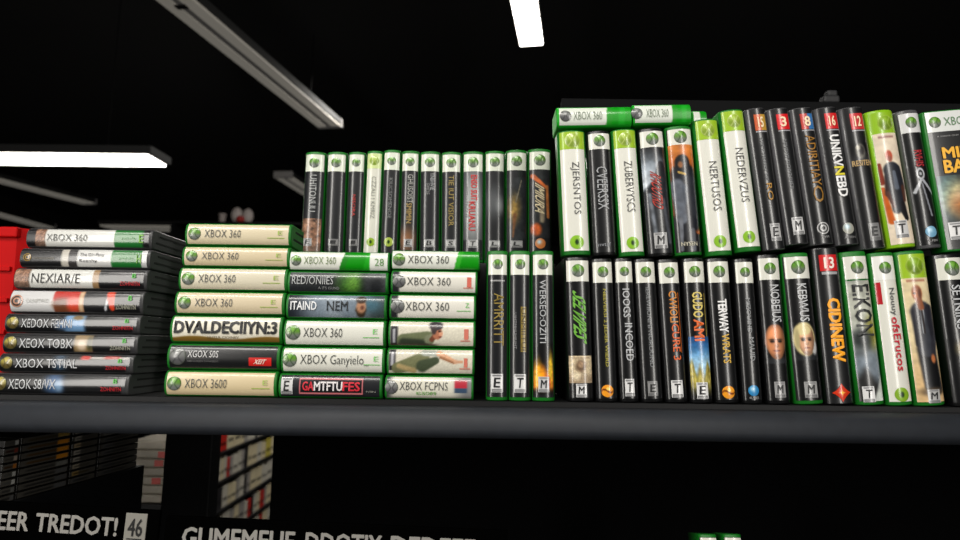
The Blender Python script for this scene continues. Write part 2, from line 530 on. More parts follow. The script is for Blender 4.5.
# ------------------------------------------------------------------ one game case
class Case:
    """A plastic case seen spine on. s runs along the spine from its header, t across it, h out of the spine."""

    def __init__(c, kind, L, T, depth, shell, wr=None):
        c.kind, c.L, c.T, c.depth, c.shell = kind, L, T, depth, shell
        c.wr = T * .30 if wr is None else wr
        c.root = empty('game_case')
        c.body()

    def prof(c, t):
        x = np.minimum(np.abs(2 * np.asarray(t, float) / c.T), 1)
        return c.wr * (1 - (1 - x ** 2.1) ** (1 / 2.1))

    def P(c, s, t, h):
        s, t, h = np.broadcast_arrays(np.asarray(s, float), np.asarray(t, float), np.asarray(h, float))
        wv = c.prof(t) - h
        if c.kind == 'stand':
            return np.stack([t, wv, c.L - s], -1)
        return np.stack([s - c.L / 2, wv, t + c.T / 2], -1)

    def body(c):
        n = 22
        ts = [c.T / 2 * math.sin(math.pi / 2 * (2 * i / n - 1)) for i in range(n + 1)]
        e = min(.0016, c.T * .08)
        V, Fc = [], []
        rings = [(0, 1), (e * .3, .35), (e, 0), (c.L - e, 0), (c.L - e * .3, .35), (c.L, 1)]
        m = n + 3
        for s, ins in rings:
            i = ins * e
            k = (c.T / 2 - i) / (c.T / 2)
            pts = [(t * k, float(c.prof(t)) + i) for t in ts] + [(c.T / 2 - i, c.depth - i), (-c.T / 2 + i, c.depth - i)]
            for t, wv in pts:
                V.append((t, wv, c.L - s) if c.kind == 'stand' else (s - c.L / 2, wv, t + c.T / 2))
        flip = c.kind != 'stand'
        for r in range(len(rings) - 1):
            for j in range(m):
                q = (r * m + j, (r + 1) * m + j, (r + 1) * m + (j + 1) % m, r * m + (j + 1) % m)
                Fc.append(q)
        Fc.append(tuple(range(m)))
        Fc.append(tuple(reversed(range((len(rings) - 1) * m, len(rings) * m))))
        o = link('shell', V, Fc, shell_mat(c.shell), c.root, smooth=True)
        at = o.data.attributes.new('sharp_face', 'BOOLEAN', 'FACE')
        at.data[len(Fc) - 1].value = True
        at.data[len(Fc) - 2].value = True

    def sheet(c, name, f0, f1, t0, t1, h, fn=None, m=None, res=.0016, parent=None):
        """A printed sheet hugging the spine between fractions f0..f1 of its length and t0..t1 of its width."""
        ns = max(2, min(140, int((f1 - f0) * c.L / res)))
        ntt = max(10, min(28, int((t1 - t0) * c.T / res * 1.3)))
        fs, tt = np.linspace(0, 1, ns + 1), np.linspace(0, 1, ntt + 1)
        Sg, Tg = np.meshgrid(fs, tt, indexing='ij')
        Sf, Tf = Sg.ravel(), Tg.ravel()
        V = c.P((f0 + (f1 - f0) * Sf) * c.L, (t0 + (t1 - t0) * Tf) * c.T, h)
        k = ntt + 1
        Fc = [(i * k + j, (i + 1) * k + j, (i + 1) * k + j + 1, i * k + j + 1) for i in range(ns) for j in range(ntt)]
        cols = None
        if fn is not None:
            if c.kind == 'stand':
                cols = fn(Tf, 1 - Sf, (t1 - t0) * c.T / ((f1 - f0) * c.L))
            else:
                cols = fn(Sf, Tf, (f1 - f0) * c.L / ((t1 - t0) * c.T))
        return link(name, V, Fc, m or PRINT, parent or c.root, smooth=True, colors=cols)

    def sleeve(c, col=None, fn=None, f0=.026, f1=.975, tw=.43):
        return c.sheet('cover_sleeve', f0, f1, -tw, tw, .0003, fn or art_solid(col))

    def header(c, col, f0=.028, f1=.175, tw=.43):
        return c.sheet('header_band', f0, f1, -tw, tw, .0006, art_solid(col))

    def text(c, s, f0, f1, t0, t1, col, bold=0.0, up=False, shear=0.0, name='title_lettering', parent=None, h=.0014):
        v, f, lay = text_mesh(s, bold)
        x, y = v[:, 0], v[:, 1]
        if shear:
            x = (x + shear * y) / (1 + abs(shear)) + (0 if shear > 0 else abs(shear) / (1 + abs(shear)))
        if up and c.kind == 'stand':
            S, Tt = (f1 - (f1 - f0) * y) * c.L, (t0 + (t1 - t0) * x) * c.T
        else:
            S, Tt = (f0 + (f1 - f0) * x) * c.L, (t0 + (t1 - t0) * y) * c.T
        return link(name, c.P(S, Tt, h + lay * .00002), f, ink(col), parent or c.root)

    def emblem(c, f, t=0.0, r=.3, tint='green', name='emblem'):
        """The round ball mark with its crossing strokes."""
        rr = r * c.T
        V, cols = [], []
        nr, na = 9, 28
        for i in range(nr + 1):
            q = i / nr
            for j in range(na):
                a = 2 * math.pi * j / na
                V.append((q * math.cos(a), q * math.sin(a)))
        V = np.array(V)
        x, y = V[:, 0], V[:, 1]
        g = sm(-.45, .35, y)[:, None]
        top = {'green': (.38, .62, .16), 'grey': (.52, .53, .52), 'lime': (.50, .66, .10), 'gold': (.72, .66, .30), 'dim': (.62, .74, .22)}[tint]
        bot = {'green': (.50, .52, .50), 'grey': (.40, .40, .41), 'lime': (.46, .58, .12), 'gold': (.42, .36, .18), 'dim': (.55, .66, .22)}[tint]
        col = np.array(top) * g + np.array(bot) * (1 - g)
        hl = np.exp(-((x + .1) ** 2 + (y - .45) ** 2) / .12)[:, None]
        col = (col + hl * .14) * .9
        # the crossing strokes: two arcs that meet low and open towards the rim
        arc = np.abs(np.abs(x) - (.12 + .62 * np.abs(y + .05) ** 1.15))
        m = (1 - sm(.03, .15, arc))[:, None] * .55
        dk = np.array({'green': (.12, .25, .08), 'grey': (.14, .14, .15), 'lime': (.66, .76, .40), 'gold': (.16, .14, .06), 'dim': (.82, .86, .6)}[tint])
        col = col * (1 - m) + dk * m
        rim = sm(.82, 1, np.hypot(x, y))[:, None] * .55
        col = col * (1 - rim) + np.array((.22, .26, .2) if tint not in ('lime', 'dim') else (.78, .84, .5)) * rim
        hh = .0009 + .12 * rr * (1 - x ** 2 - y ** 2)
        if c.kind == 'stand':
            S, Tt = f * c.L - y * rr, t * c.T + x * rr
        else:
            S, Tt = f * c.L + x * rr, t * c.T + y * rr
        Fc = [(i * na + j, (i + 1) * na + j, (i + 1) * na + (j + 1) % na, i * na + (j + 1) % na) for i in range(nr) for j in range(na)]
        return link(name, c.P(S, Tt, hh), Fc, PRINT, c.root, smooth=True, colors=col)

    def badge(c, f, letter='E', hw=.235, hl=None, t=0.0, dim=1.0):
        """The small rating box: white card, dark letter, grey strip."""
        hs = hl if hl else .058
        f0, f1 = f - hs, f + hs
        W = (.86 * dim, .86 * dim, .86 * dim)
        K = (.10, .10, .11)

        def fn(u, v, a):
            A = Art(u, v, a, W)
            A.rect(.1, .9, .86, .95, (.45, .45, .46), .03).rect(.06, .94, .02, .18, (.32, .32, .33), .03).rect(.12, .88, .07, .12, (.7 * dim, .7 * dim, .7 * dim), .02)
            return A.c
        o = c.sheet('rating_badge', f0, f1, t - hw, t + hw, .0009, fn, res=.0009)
        d = f1 - f0
        c.text(letter, f0 + d * .2, f1 - d * .26, t - hw * .62, t + hw * .62, K, .02, up=True, shear=.12, name='badge_letter', parent=o)
        return o

    def seal(c, f, r=.26, col=(.45, .62, .12), kind='leaf', t=0.0):
        rr = r * c.T
        nr, na = 8, 24
        V = np.array([(i / nr * math.cos(2 * math.pi * j / na), i / nr * math.sin(2 * math.pi * j / na)) for i in range(nr + 1) for j in range(na)])
        x, y = V[:, 0], V[:, 1]
        q = np.hypot(x, y)
        cc = np.tile(np.array(col, float), (len(V), 1))

        def put(m, k):
            nonlocal cc
            m = np.clip(m, 0, 1)[:, None]
            cc = cc * (1 - m) + np.array(k) * m
        if kind == 'leaf':
            put((1 - sm(.5, 1.2, np.hypot(x * 3.2, y * 2.2))), (.08, .20, .03))
        elif kind == 'ring':
            put(sm(.55, .62, q) * (1 - sm(.75, .82, q)), (.10, .10, .11))
            put(1 - sm(.3, .36, np.abs(q - .12) * 2), (.12, .12, .13))
        elif kind == 'swirl':
            put(1 - sm(.1, .2, np.abs(y + .25 * np.sin(x * 3))), (.45, .20, .02))
            put(1 - sm(.2, .35, np.hypot(x - .1, y - .35)), (.98, .85, .4))
        elif kind == 'star':
            put(1 - sm(.2, .5, np.abs(x) + np.abs(y)), (.98, .75, .25))
        elif kind == 'glow':
            put(np.exp(-((x + .2) ** 2 + (y - .3) ** 2) / .2), (.75, .88, .95))
        if kind == 'star':
            k = 1 / (np.abs(np.cos(np.arctan2(y, x))) ** .8 + np.abs(np.sin(np.arctan2(y, x))) ** .8) ** 1.25
            x, y = x * k, y * k
        S, Tt = (f * c.L - y * rr, t * c.T + x * rr) if c.kind == 'stand' else (f * c.L + x * rr, t * c.T + y * rr)
        Fc = [(i * na + j, (i + 1) * na + j, (i + 1) * na + (j + 1) % na, i * na + (j + 1) % na) for i in range(nr) for j in range(na)]
        return link('publisher_seal', c.P(S, Tt, .0009 + .0004 * (1 - q * q)), Fc, PRINT, c.root, smooth=True, colors=cc)

    def art(c, fn, f0, f1, t0=-.43, t1=.43, h=.0006, res=.0012, name='cover_artwork'):
        return c.sheet(name, f0, f1, t0, t1, h, fn, res=res)

    def ribs(c, col=(.012, .012, .013)):
        """The opening seam and grip slots on the short end of a case lying flat."""
        m = mat('seam_shadow', col, .7)
        T, L = c.T, c.L
        d = []
        for z, y0, y1 in ((.36, .012, c.depth - .004), (.72, .02, c.depth - .004)):
            d.append(box_data(L / 2 - .0004, L / 2 + .0004, y0, y1, T * (z - .045), T * (z + .045)))
        v, f = merge(*d)
        return link('seam_groove', v, f, m, c.root)


WHITE, CREAM, BLACK = (.86, .86, .82), (.87, .81, .68), (.06, .063, .07)
LIME = (.60, .74, .16)
GREYT = (.30, .30, .30)
DEPTH = .135
PX = DIST / F


def place_row(specs, Y, support, gap=.0012):
    """Standing cases from pixel corners (top left, top right, bottom left, bottom right, top y, bottom y)."""
    out = []
    for s in specs:
        xtl, xtr, xbl, xbr, yt, yb = s
        b0, b1 = at_y(xbl, yb, Y), at_y(xbr, yb, Y)
        t0, t1 = at_y(xtl, yt, Y), at_y(xtr, yt, Y)
        out.append([b0.x, b1.x, t0.x, t1.x, (t0.z + t1.z) / 2, b0.z])
    for i in range(len(out) - 1):
        a, b = out[i], out[i + 1]
        for l, r in ((0, 1), (2, 3)):
            o = a[r] + gap - b[l]
            if o > 0:
                a[r] -= o / 2
                b[l] += o / 2
    res = []
    for a in out:
        T0 = min(a[1] - a[0], a[3] - a[2])
        xb, xt = (a[0] + a[1]) / 2, (a[2] + a[3]) / 2
        zt = a[4]
        for _ in range(3):
            sup = support(a[0], a[1]) if callable(support) else support
            phi = math.atan2(xt - xb, zt - sup)
            T = T0 * math.cos(phi)
            zb = sup + T / 2 * abs(math.sin(phi)) + .0004
            L = (zt - zb) / math.cos(phi)
        res.append(dict(x=xb, z=zb, phi=phi, T=T, L=L, top=zt + T / 2 * abs(math.sin(phi)), x0=min(a[0], a[2]), x1=max(a[1], a[3]), tl=a[2], tr=a[3]))
    return res


def stand_case(p, Y, shell, depth=DEPTH, wr=None):
    c = Case('stand', p['L'], p['T'], depth, shell, wr)
    c.root.location = (p['x'], Y, p['z'])
    c.root.rotation_euler = (0, p['phi'], 0)
    return c


# ------------------------------------------------------------------ shelf furniture heights
ZS = at_y(520, 401.5, 0).z            # top of the main shelf board
shelf = empty('display_shelf', (0, 0, ZS))
tag(shelf, 'dark blue grey metal store shelf with thick rounded front edge carrying all the game cases', 'shelf')
M_SHELF = mat('slate_powder_coat', (.125, .14, .165), .62, noise=.12, scale=60)
M_DARK = mat('black_metal', (.05, .052, .058), .55, spec=.3)
box('shelf_board', -1.4, 1.4, -.004, .42, -.03, 0, M_DARK, shelf)
# bullnosed front edge
lipz = at_y(480, 440, -.03).z - ZS
prof = [(-.004, -.006), (-.016, -.008), (-.024, -.013), (-.028, -.021), (-.029, -.032), (-.028, lipz + .008), (-.024, lipz + .002), (-.018, lipz), (-.004, lipz)]
V = [(x, y, z) for x in (-1.4, 1.4) for y, z in prof]
n = len(prof)
Fc = [(j, (j + 1) % n, n + (j + 1) % n, n + j) for j in range(n)] + [tuple(range(n))[::-1], tuple(range(n, 2 * n))]
lip = link('front_lip', V, Fc, M_SHELF, shelf, smooth=False)
for p_ in lip.data.polygons[:n]:
    p_.use_smooth = True
lip.data.polygons[n - 1].use_smooth = False
zr = at_y(430, 262, .142).z - ZS
box('riser', at_y(297, 300, .142).x, at_y(556, 300, .142).x, .142, .33, 0, zr, M_DARK, shelf, .002)
zb = at_y(820, 101.5, .2).z - ZS
box('back_panel', at_y(562, 200, .2).x, 1.4, .2, .215, 0, zb, mat('dark_grey_back_panel', (.055, .057, .062), .8, spec=.1), shelf, .002)
bk = at_y(833, 100, .2)
v1 = box_data(bk.x - .016, bk.x + .012, .198, .217, zb - .002, zb + .012, .004)
v2 = box_data(bk.x - .008, bk.x + .010, .200, .215, zb + .01, zb + .022, .004)
link('bracket', *merge(v1, v2), mat('grey_bracket', (.12, .12, .13), .6), shelf)

# ------------------------------------------------------------------ lower tall row at the far side of the shelf
LR = [
    (564.5, 590.5, 568.5, 596, 256.5, 402), (591, 614, 595.5, 620, 258, 402), (613.5, 633, 620, 641, 257.5, 402), (634, 656, 641, 666, 258, 402), (656.5, 680, 666.5, 690, 258.5, 402),
    (682.5, 705.5, 690.5, 716.5, 257.5, 402.5), (706, 730, 716, 742, 257.5, 402.5), (734, 754, 743, 766, 258, 402.5), (756, 782, 769, 793.5, 254, 403), (782, 811, 798, 827, 252.5, 403),
    (812.5, 841, 828, 858.5, 247, 403.5), (841.5, 869, 859, 889.5, 251, 404), (869.5, 897, 890, 916.5, 252, 404), (897, 928, 917, 951, 250.5, 404.5), (935, 965, 956, 988, 253.5, 405)]
P_LR = place_row(LR, 0.0, ZS)
SH = ['black'] * 11 + ['green', 'green', 'green', 'black']
SH[9] = 'green'
cs = [stand_case(p, 0.0, s) for p, s in zip(P_LR, SH)]
G_LOW = 'upright game cases along the shelf board'
YEL, ORA = (.80, .70, .22), (.85, .42, .12)
labs = []


def std(c, base=BLACK, head=WHITE, tint='green', f1=.175, er=.25):
    c.sleeve(base, tw=.465)
    if head:
        c.header(head, f1=f1)
        c.emblem((.022 + f1) / 2, 0, er, tint)


for i, c in enumerate(cs):
    if i in (10, 11, 12, 13):
        continue
    std(c)
c = cs[0]
c.text('SELVIPES', .23, .62, -.24, .26, (.42, .68, .24), .03, shear=.25)
c.art(art_portrait_card, .69, .875)
c.badge(.925, 'M', .2, .045)
tag(c.root, 'black upright game case with slanted green lettering above a beige photo', 'game case', G_LOW)
c = cs[1]
c.text('NEEVERSI 2 JEDER WIERD', .22, .76, -.08, .1, (.66, .62, .20), .01)
c.seal(.925, .27, (.93, .60, .14), 'swirl')
tag(c.root, 'black upright game case with thin yellow lettering, next to the green lettered one', 'game case', G_LOW)
c = cs[2]
c.text('IOOGS', .22, .42, -.16, .22, (.72, .73, .74), .01)
c.text('INCOED', .46, .72, -.12, .28, (.72, .73, .74), .01)
c.text('WTF', .62, .7, .3, .4, (.45, .45, .46))
c.badge(.9, 'T', .24, .058)
tag(c.root, 'black upright game case with two large silver outlined words down the spine', 'game case', G_LOW)
c = cs[3]
c.text('IEREWIIONI B NOROOND', .21, .76, -.07, .1, (.50, .51, .52), .005)
c.badge(.905, 'E', .22, .05, dim=.62)
tag(c.root, 'black upright game case with one thin line of grey lettering and greyed rating box', 'game case', G_LOW)
c = cs[4]
c.text('CWIOLI', .23, .45, -.12, .24, (.80, .50, .14), .015)
c.text('CURE 3', .46, .71, -.08, .26, (.84, .36, .10), .015)
c.art(art_solid((.72, .36, .10)), .24, .66, .3, .33, .0009)
c.badge(.905, 'T', .25, .058)
tag(c.root, 'black upright game case with orange lettering and a thin orange rule beside it', 'game case', G_LOW)
c = cs[5]
c.art(art_landscape, .55, .95)
c.text('GUDO', .24, .42, -.2, .24, (.84, .76, .40), .025)
c.text('AMI', .43, .58, -.2, .24, (.88, .40, .14), .03)
c.art(art_solid((.62, .54, .24)), .25, .55, .33, .36, .0009)
c.badge(.915, 'E', .24, .055)
tag(c.root, 'upright game case with blue sky and yellow grass picture near its foot', 'game case', G_LOW)
c = cs[6]
c.text('TERWAY', .29, .52, -.18, .2, (.92, .92, .92), .04)
c.text('WRATS', .53, .73, -.12, .2, (.82, .66, .24), .02)
c.seal(.925, .26, (.92, .60, .14), 'swirl')
tag(c.root, 'black upright game case with a bold white word above a yellow word', 'game case', G_LOW)
c = cs[7]
c.text('MIZOUIND', .28, .52, -.1, .12, (.55, .56, .57), .005)
c.text('MAUID', .55, .71, -.08, .18, (.55, .56, .57), .01)
c.seal(.91, .26, (.16, .50, .72), 'glow')
c.text('IUBIS', .95, .966, -.22, .22, (.6, .6, .6), up=True, name='publisher_lettering')
tag(c.root, 'black upright game case with dim grey words and a round blue seal', 'game case', G_LOW)
c = cs[8]
c.text('NOBEIUS', .21, .46, -.1, .3, (.76, .77, .78), .005)
c.art(art_bald, .47, .735)
c.badge(.905, 'M', .22, .052, dim=.7)
tag(c.root, 'black upright game case with the face of a bald man on its spine', 'game case', G_LOW)
c = cs[9]
c.text('KEBWUS', .21, .46, -.14, .2, (.76, .77, .78), .005)
c.art(art_blond, .465, .715)
c.badge(.905, 'M', .22, .052, dim=.7)
tag(c.root, 'black upright game case with the face of a blond haired person on its spine', 'game case', G_LOW)
c = cs[10]
c.sleeve((.10, .103, .11), f0=.01, f1=.99, tw=.45)
o = c.art(art_solid((.78, .12, .13)), .05, .155, -.3, .32, .0007, name='age_tag')
c.text('13', .066, .14, -.17, .19, (.94, .88, .84), .03, up=True, name='age_number', parent=o)
c.art(art_solid((.62, .62, .63)), .16, .178, -.26, .28, .0007, name='age_strip')
c.text('CIDINEW', .33, .735, -.2, .26, (.98, .66, .10), .05)
c.seal(.925, .32, (.80, .20, .08), 'star')
tag(c.root, 'tall black game case with large yellow lettering and a red age tag', 'game case', G_LOW)
c = cs[11]
c.sleeve(fn=art_grey_hill, f0=.035)
c.header(WHITE, f0=.035, f1=.185)
c.emblem(.108, 0, .24)
c.art(art_solid((.05, .36, .1)), .185, .195)
c.text('EIKON', .22, .56, -.3, .34, (.13, .14, .14), .02)
c.badge(.93, 'T', .2, .05, t=-.14)
tag(c.root, 'upright game case with dark lettering over a pale grey landscape picture', 'game case', G_LOW)
c = cs[12]
c.sleeve(WHITE)
c.header((.9, .9, .88), f0=.035, f1=.185)
c.emblem(.105, 0, .24)
c.art(art_solid((.70, .12, .16)), .2, .345, -.43, -.26)
c.text('Nouuy', .24, .42, -.05, .22, (.32, .33, .33), .01)
c.text('ofsErucos', .43, .78, -.05, .26, (.76, .12, .20), .02)
c.seal(.93, .27, (.50, .66, .14), 'leaf')
tag(c.root, 'white upright game case with grey then red lettering and a green seal', 'game case', G_LOW)
c = cs[13]
c.sleeve((.87, .80, .64))
c.art(art_suit, .18, .975)
c.header(LIME, f0=.022, f1=.18)
c.emblem(.1, 0, .29, 'lime')
c.badge(.94, 'M', .2, .042, t=.04, dim=.8)
tag(c.root, 'cream upright game case with a standing man in a dark suit', 'game case', G_LOW)
c = cs[14]
c.text('SETNINS', .21, .5, -.14, .16, (.74, .75, .76), .01)
c.art(lambda u, v, a: Art(u, v, a, BLACK).ell(.6, .5, .3, .4, (.7, .6, .25), .7).c, .56, .7)
tag(c.root, 'black upright game case with silver lettering, after the gap beside the suited man', 'game case', G_LOW)


# ------------------------------------------------------------------ upper row resting on the lower one
def sup_lr(x0, x1):
    z = [p['top'] for p in P_LR if p['x1'] > x0 - .004 and p['x0'] < x1 + .004]
    return max(z) + .0006


UR = [
    (557.5, 586, 563, 592.5, 130, 253), (586.5, 611, 592.5, 619, 130, 253), (611.5, 637, 619.5, 647.5, 128.5, 253), (637.5, 665, 648.5, 676, 127.5, 252.5), (665.5, 693, 676.5, 704.5, 125.5, 252),
    (693.5, 719.5, 707.5, 736, 118.5, 251.5), (719.5, 745.5, 736.5, 765.5, 109, 251), (745.5, 767, 766, 788.5, 107.5, 247), (767.5, 790.5, 788.5, 812.5, 107.5, 247), (791, 814.5, 812.5, 838, 107, 247),
    (815, 839.5, 838.5, 863, 106.5, 247), (840, 865, 863.5, 890, 106.5, 247), (866.5, 896.5, 891, 920.5, 109.5, 249), (897, 920.5, 921.5, 945.5, 109.5, 249), (921.5, 1000, 947, 1026, 108.5, 249.5)]


def sup_pair(lo, hi):
    z = [p['top'] for i, p in enumerate(P_LR) if lo <= i <= hi]
    return max(z) + .0006


sup_a, sup_b = sup_pair(0, 7), sup_pair(8, 14)
P_UR = []
allp = place_row(UR, 0.0, sup_lr)
us = [stand_case(p, 0.0, s, wr=(.004 if i == 14 else None), depth=(.03 if i == 14 else   .03 if i == 0 else DEPTH)) for i, (p, s) in enumerate(zip(allp, ['green', 'black', 'green', 'black', 'green', 'green', 'green'] + ['grey'] * 5 + ['lime', 'grey', 'green']))]
G_UP = 'upright game cases of the upper row'


def white_case(c, txt, lab, f0=.26, f1=.68, h0=.014, t0=-.12, t1=.2):
    c.sleeve(WHITE, f0=h0, f1=.966)
    c.header(LIME, f0=h0, f1=.155)
    c.emblem(.085, 0, .27, 'dim')
    c.text(txt, f0, f1, t0, t1, GREYT, -.005)
    c.seal(.9, .24, (.52, .72, .16), 'leaf')
    tag(c.root, lab, 'game case', G_UP)


white_case(us[0], 'ZJERSNTOS', 'white upright game case with lime header, first at the end of the upper row')
c = us[1]
std(c, (.075, .078, .085), WHITE, f1=.155, er=.245)
c.text('CVEERSSX', .3, .64, -.2, .24, (.62, .63, .64), .0)
c.text('nvtsf', .9, .93, -.28, .22, (.55, .56, .58), up=True, name='publisher_lettering')
tag(c.root, 'black upright game case with ornate silver lettering between two white lime-topped cases', 'game case', G_UP)
white_case(us[2], 'ZUBERVYSCS', 'white upright game case with lime header between two black cases', .26, .66)
c = us[3]
c.sleeve(BLACK, tw=.46)
c.art(art_mist, .155, .975, -.45, .45)
c.header(WHITE, f1=.155)
c.emblem(.09, 0, .24)
c.text('RHOUTRD', .34, .66, -.2, .2, (.66, .20, .16), .02, shear=.2)
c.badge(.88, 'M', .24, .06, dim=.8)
tag(c.root, 'upright game case with red lettering over a misty grey picture', 'game case', G_UP)
c = us[4]
c.sleeve(BLACK, tw=.46)
c.art(art_hooded, .15, .975, -.45, .45)
c.header(WHITE, f1=.15)
c.emblem(.09, 0, .24)
c.text('NYSEN', .9, .93, -.3, .28, (.75, .73, .65), .02, up=True, name='publisher_lettering')
tag(c.root, 'upright game case with a dark hooded figure against orange', 'game case', G_UP)
white_case(us[5], 'NERTUSOS', 'white upright game case with lime header and dark lettering beside the hooded figure case', .32, .68)
white_case(us[6], 'NEDERVZUS', 'tallest white upright game case with lime header, beside the first red tagged case', .28, .66)


def tag_case(c, num, col, lab, col2=None):
    c.sleeve((.085, .088, .095), f0=.008, f1=.992, tw=.42)

    def fn(u, v, a):
        A = Art(u, v, a, col)
        if col2:
            A.put(sm(.5, .6, u), col2)
        return A.c
    o = c.art(fn, .05, .165, -.2, .36, .0007, name='age_tag')
    c.text(num, .07, .145, -.06, .22, (.95, .86, .72), .03, up=True, name='age_number', parent=o)
    c.art(art_solid((.60, .60, .62)), .17, .178, -.2, .36, .0007, name='age_strip')
    tag(c.root, lab, 'game case', G_UP)


c = us[7]
tag_case(c, '15', (.76, .34, .16), 'black upright game case with orange age tag and a faint line of lettering', (.72, .56, .22))
c.text('IVIEZVINIIIN SIE', .22, .52, -.08, .06, (.42, .43, .44))
c.text('RO', .54, .66, -.08, .18, (.66, .48, .16), .01)
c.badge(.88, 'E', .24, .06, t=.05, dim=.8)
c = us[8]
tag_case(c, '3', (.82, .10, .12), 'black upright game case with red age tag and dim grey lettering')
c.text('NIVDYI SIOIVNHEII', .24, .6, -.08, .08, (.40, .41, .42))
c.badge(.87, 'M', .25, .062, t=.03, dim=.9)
c = us[9]
tag_case(c, '8', (.72, .20, .16), 'black upright game case with gold lettering and a half blue age tag', (.20, .44, .68))
c.text('ADIRITIAY', .21, .58, -.12, .28, (.60, .42, .14), .01)
c.text('O', .58, .7, -.16, .28, (.58, .42, .16), .0, name='gold_ring')
c.seal(.885, .26, (.72, .72, .72), 'ring', t=.02)
c.text('TIVM', .94, .955, -.14, .2, (.6, .6, .6), up=True, name='publisher_lettering')
c = us[10]
tag_case(c, '16', (.80, .13, .14), 'black upright game case with bold white lettering that has one yellow letter')
c.text('UNIKV', .21, .44, -.16, .26, (.90, .90, .90), .035)
c.text('N', .44, .505, -.16, .26, (.85, .80, .16), .035)
c.text('EBD', .51, .66, -.16, .26, (.90, .90, .90), .035)
c.seal(.885, .24, (.60, .60, .56), 'glow', t=.02)
c.text('ASSEN', .94, .955, -.22, .26, (.5, .5, .5), up=True, name='publisher_lettering')
c = us[11]
tag_case(c, '12', (.76, .18, .20), 'black upright game case with a grey helmeted bust over gold lettering')
c.art(art_helmet, .26, .42, -.4, .4)
c.text('RESITEN', .385, .425, -.38, .38, (.72, .60, .40), .02, up=True)
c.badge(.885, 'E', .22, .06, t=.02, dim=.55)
c = us[12]
c.sleeve((.87, .81, .72), f0=.02, f1=.975, tw=.41)
c.art(art_runner, .175, .97, -.41, .41)
c.header((.55, .72, .13), f0=.02, f1=.175, tw=.42)
c.emblem(.1, 0.05, .27, 'lime')
c.badge(.87, 'T', .22, .062, t=-.02, dim=.9)
tag(c.root, 'cream upright game case in a lime shell with a striding armed person', 'game case', G_UP)
c = us[13]
std(c, (.075, .078, .085), (.82, .82, .82), f1=.17, er=.245)
c.art(art_tripod, .42, .78)
c.text('RVHIS', .3, .42, -.14, .2, (.66, .12, .16), .02)
c.seal(.885, .24, (.42, .62, .74), 'glow', t=.02)
c.text('IUBI', .94, .955, -.2, .2, (.6, .6, .6), up=True, name='publisher_lettering')
tag(c.root, 'black upright game case with a white ringed emblem below small red lettering', 'game case', G_UP)
c = us[14]
c.sleeve((.07, .075, .085), f0=.01, f1=.985, tw=.475)
c.header((.84, .85, .84), f0=.01, f1=.155, tw=.475)
c.emblem(.085, -.37, .075)
c.text('XBOX 360', .055, .115, -.26, .3, (.35, .5, .35), -.005, up=True, name='brand_lettering')
c.text('MILL', .27, .35, -.35, .1, (.92, .68, .14), .035, up=True)
c.text('BALL', .36, .455, -.36, .12, (.92, .68, .14), .035, up=True)
c.text('A IONTE OHY', .185, .195, -.38, -.1, (.6, .6, .6), up=True, name='small_lettering')
c.art(art_burst, .47, .84, -.47, .47)
c.badge(.86, 'T', .085, .06, t=-.34)
tag(c.root, 'game case turned front cover out with yellow title over a glowing burst', 'game case', G_UP)


# ------------------------------------------------------------------ cases lying flat
def lay_case(x0, x1, z0, z1, Y, shell, tilt=0.0, depth=DEPTH):
    c = Case('lay', x1 - x0, z1 - z0, depth, shell)
    c.root.location = ((x0 + x1) / 2, Y, z0)
    c.root.rotation_euler = (0, -tilt, 0)
    return c


def lay_stack(rows, Y, base, body, top_depth=DEPTH):
    """rows from the top down: (x left, x right, y top, y bottom)"""
    out = []
    z = base
    for i, (xl, xr, yt, yb) in enumerate(reversed(rows)):
        ym = (yt + yb) / 2
        a, b = at_y(xl, ym, Y), at_y(xr, ym, Y)
        if i + 1 < len(rows):
            top = at_y((xl + xr) / 2, (yt + rows[len(rows) - 2 - i][3]) / 2, Y).z
        else:
            top = at_y((xl + xr) / 2, yt - 1.5, Y).z
        c = lay_case(a.x, b.x, z + .0003, top - .0003, Y, body, 0, top_depth if i + 1 == len(rows) else DEPTH)
        out.append(c)
        z = top
    return out[::-1]


def lettered(c, txt='XBOX 360', col=(.26, .27, .26), f0=.18, f1=.54, ef=.095, tint='green', t0=-.16, t1=.18, er=.27, bold=-.008):
    if ef:
        c.emblem(ef, 0, er, tint)
    c.text(txt, f0, f1, t0, t1, col, bold, name='brand_lettering')


def glyph(c, f=.9, col=(.55, .72, .32), txt='E'):
    c.text(txt, f - .022, f + .022, -.02, .16, col, 0, name='small_mark')
    c.art(art_solid(col), f - .12, f + .04, -.17, -.14, .0009, name='small_rule')


# --- first stack: dark shells with mixed sleeves
S1 = [(25.5, 152, 229.5, 247.5), (19, 150, 248.5, 267.5), (13, 147, 268.5, 289), (9, 143, 290, 313), (4, 140, 314.5, 333), (2, 137.5, 333.5, 353.5), (-2, 133, 354, 373), (-9, 128.5, 373.5, 394)]
s1 = lay_stack(S1, 0.0, ZS, 'graphite')
G1 = 'stack of dark game cases lying flat'
SIL = (.78, .79, .80)
GRN = (.10, .42, .16)


def right_marks(c, red=True):
    c.text('B', .89, .92, .06, .28, (.26, .68, .20), .02, name='small_mark')
    c.text('ZOHNITN', .80, .95, -.3, -.1, (.72, .14, .18) if red else (.62, .62, .56), .01, name='small_lettering')


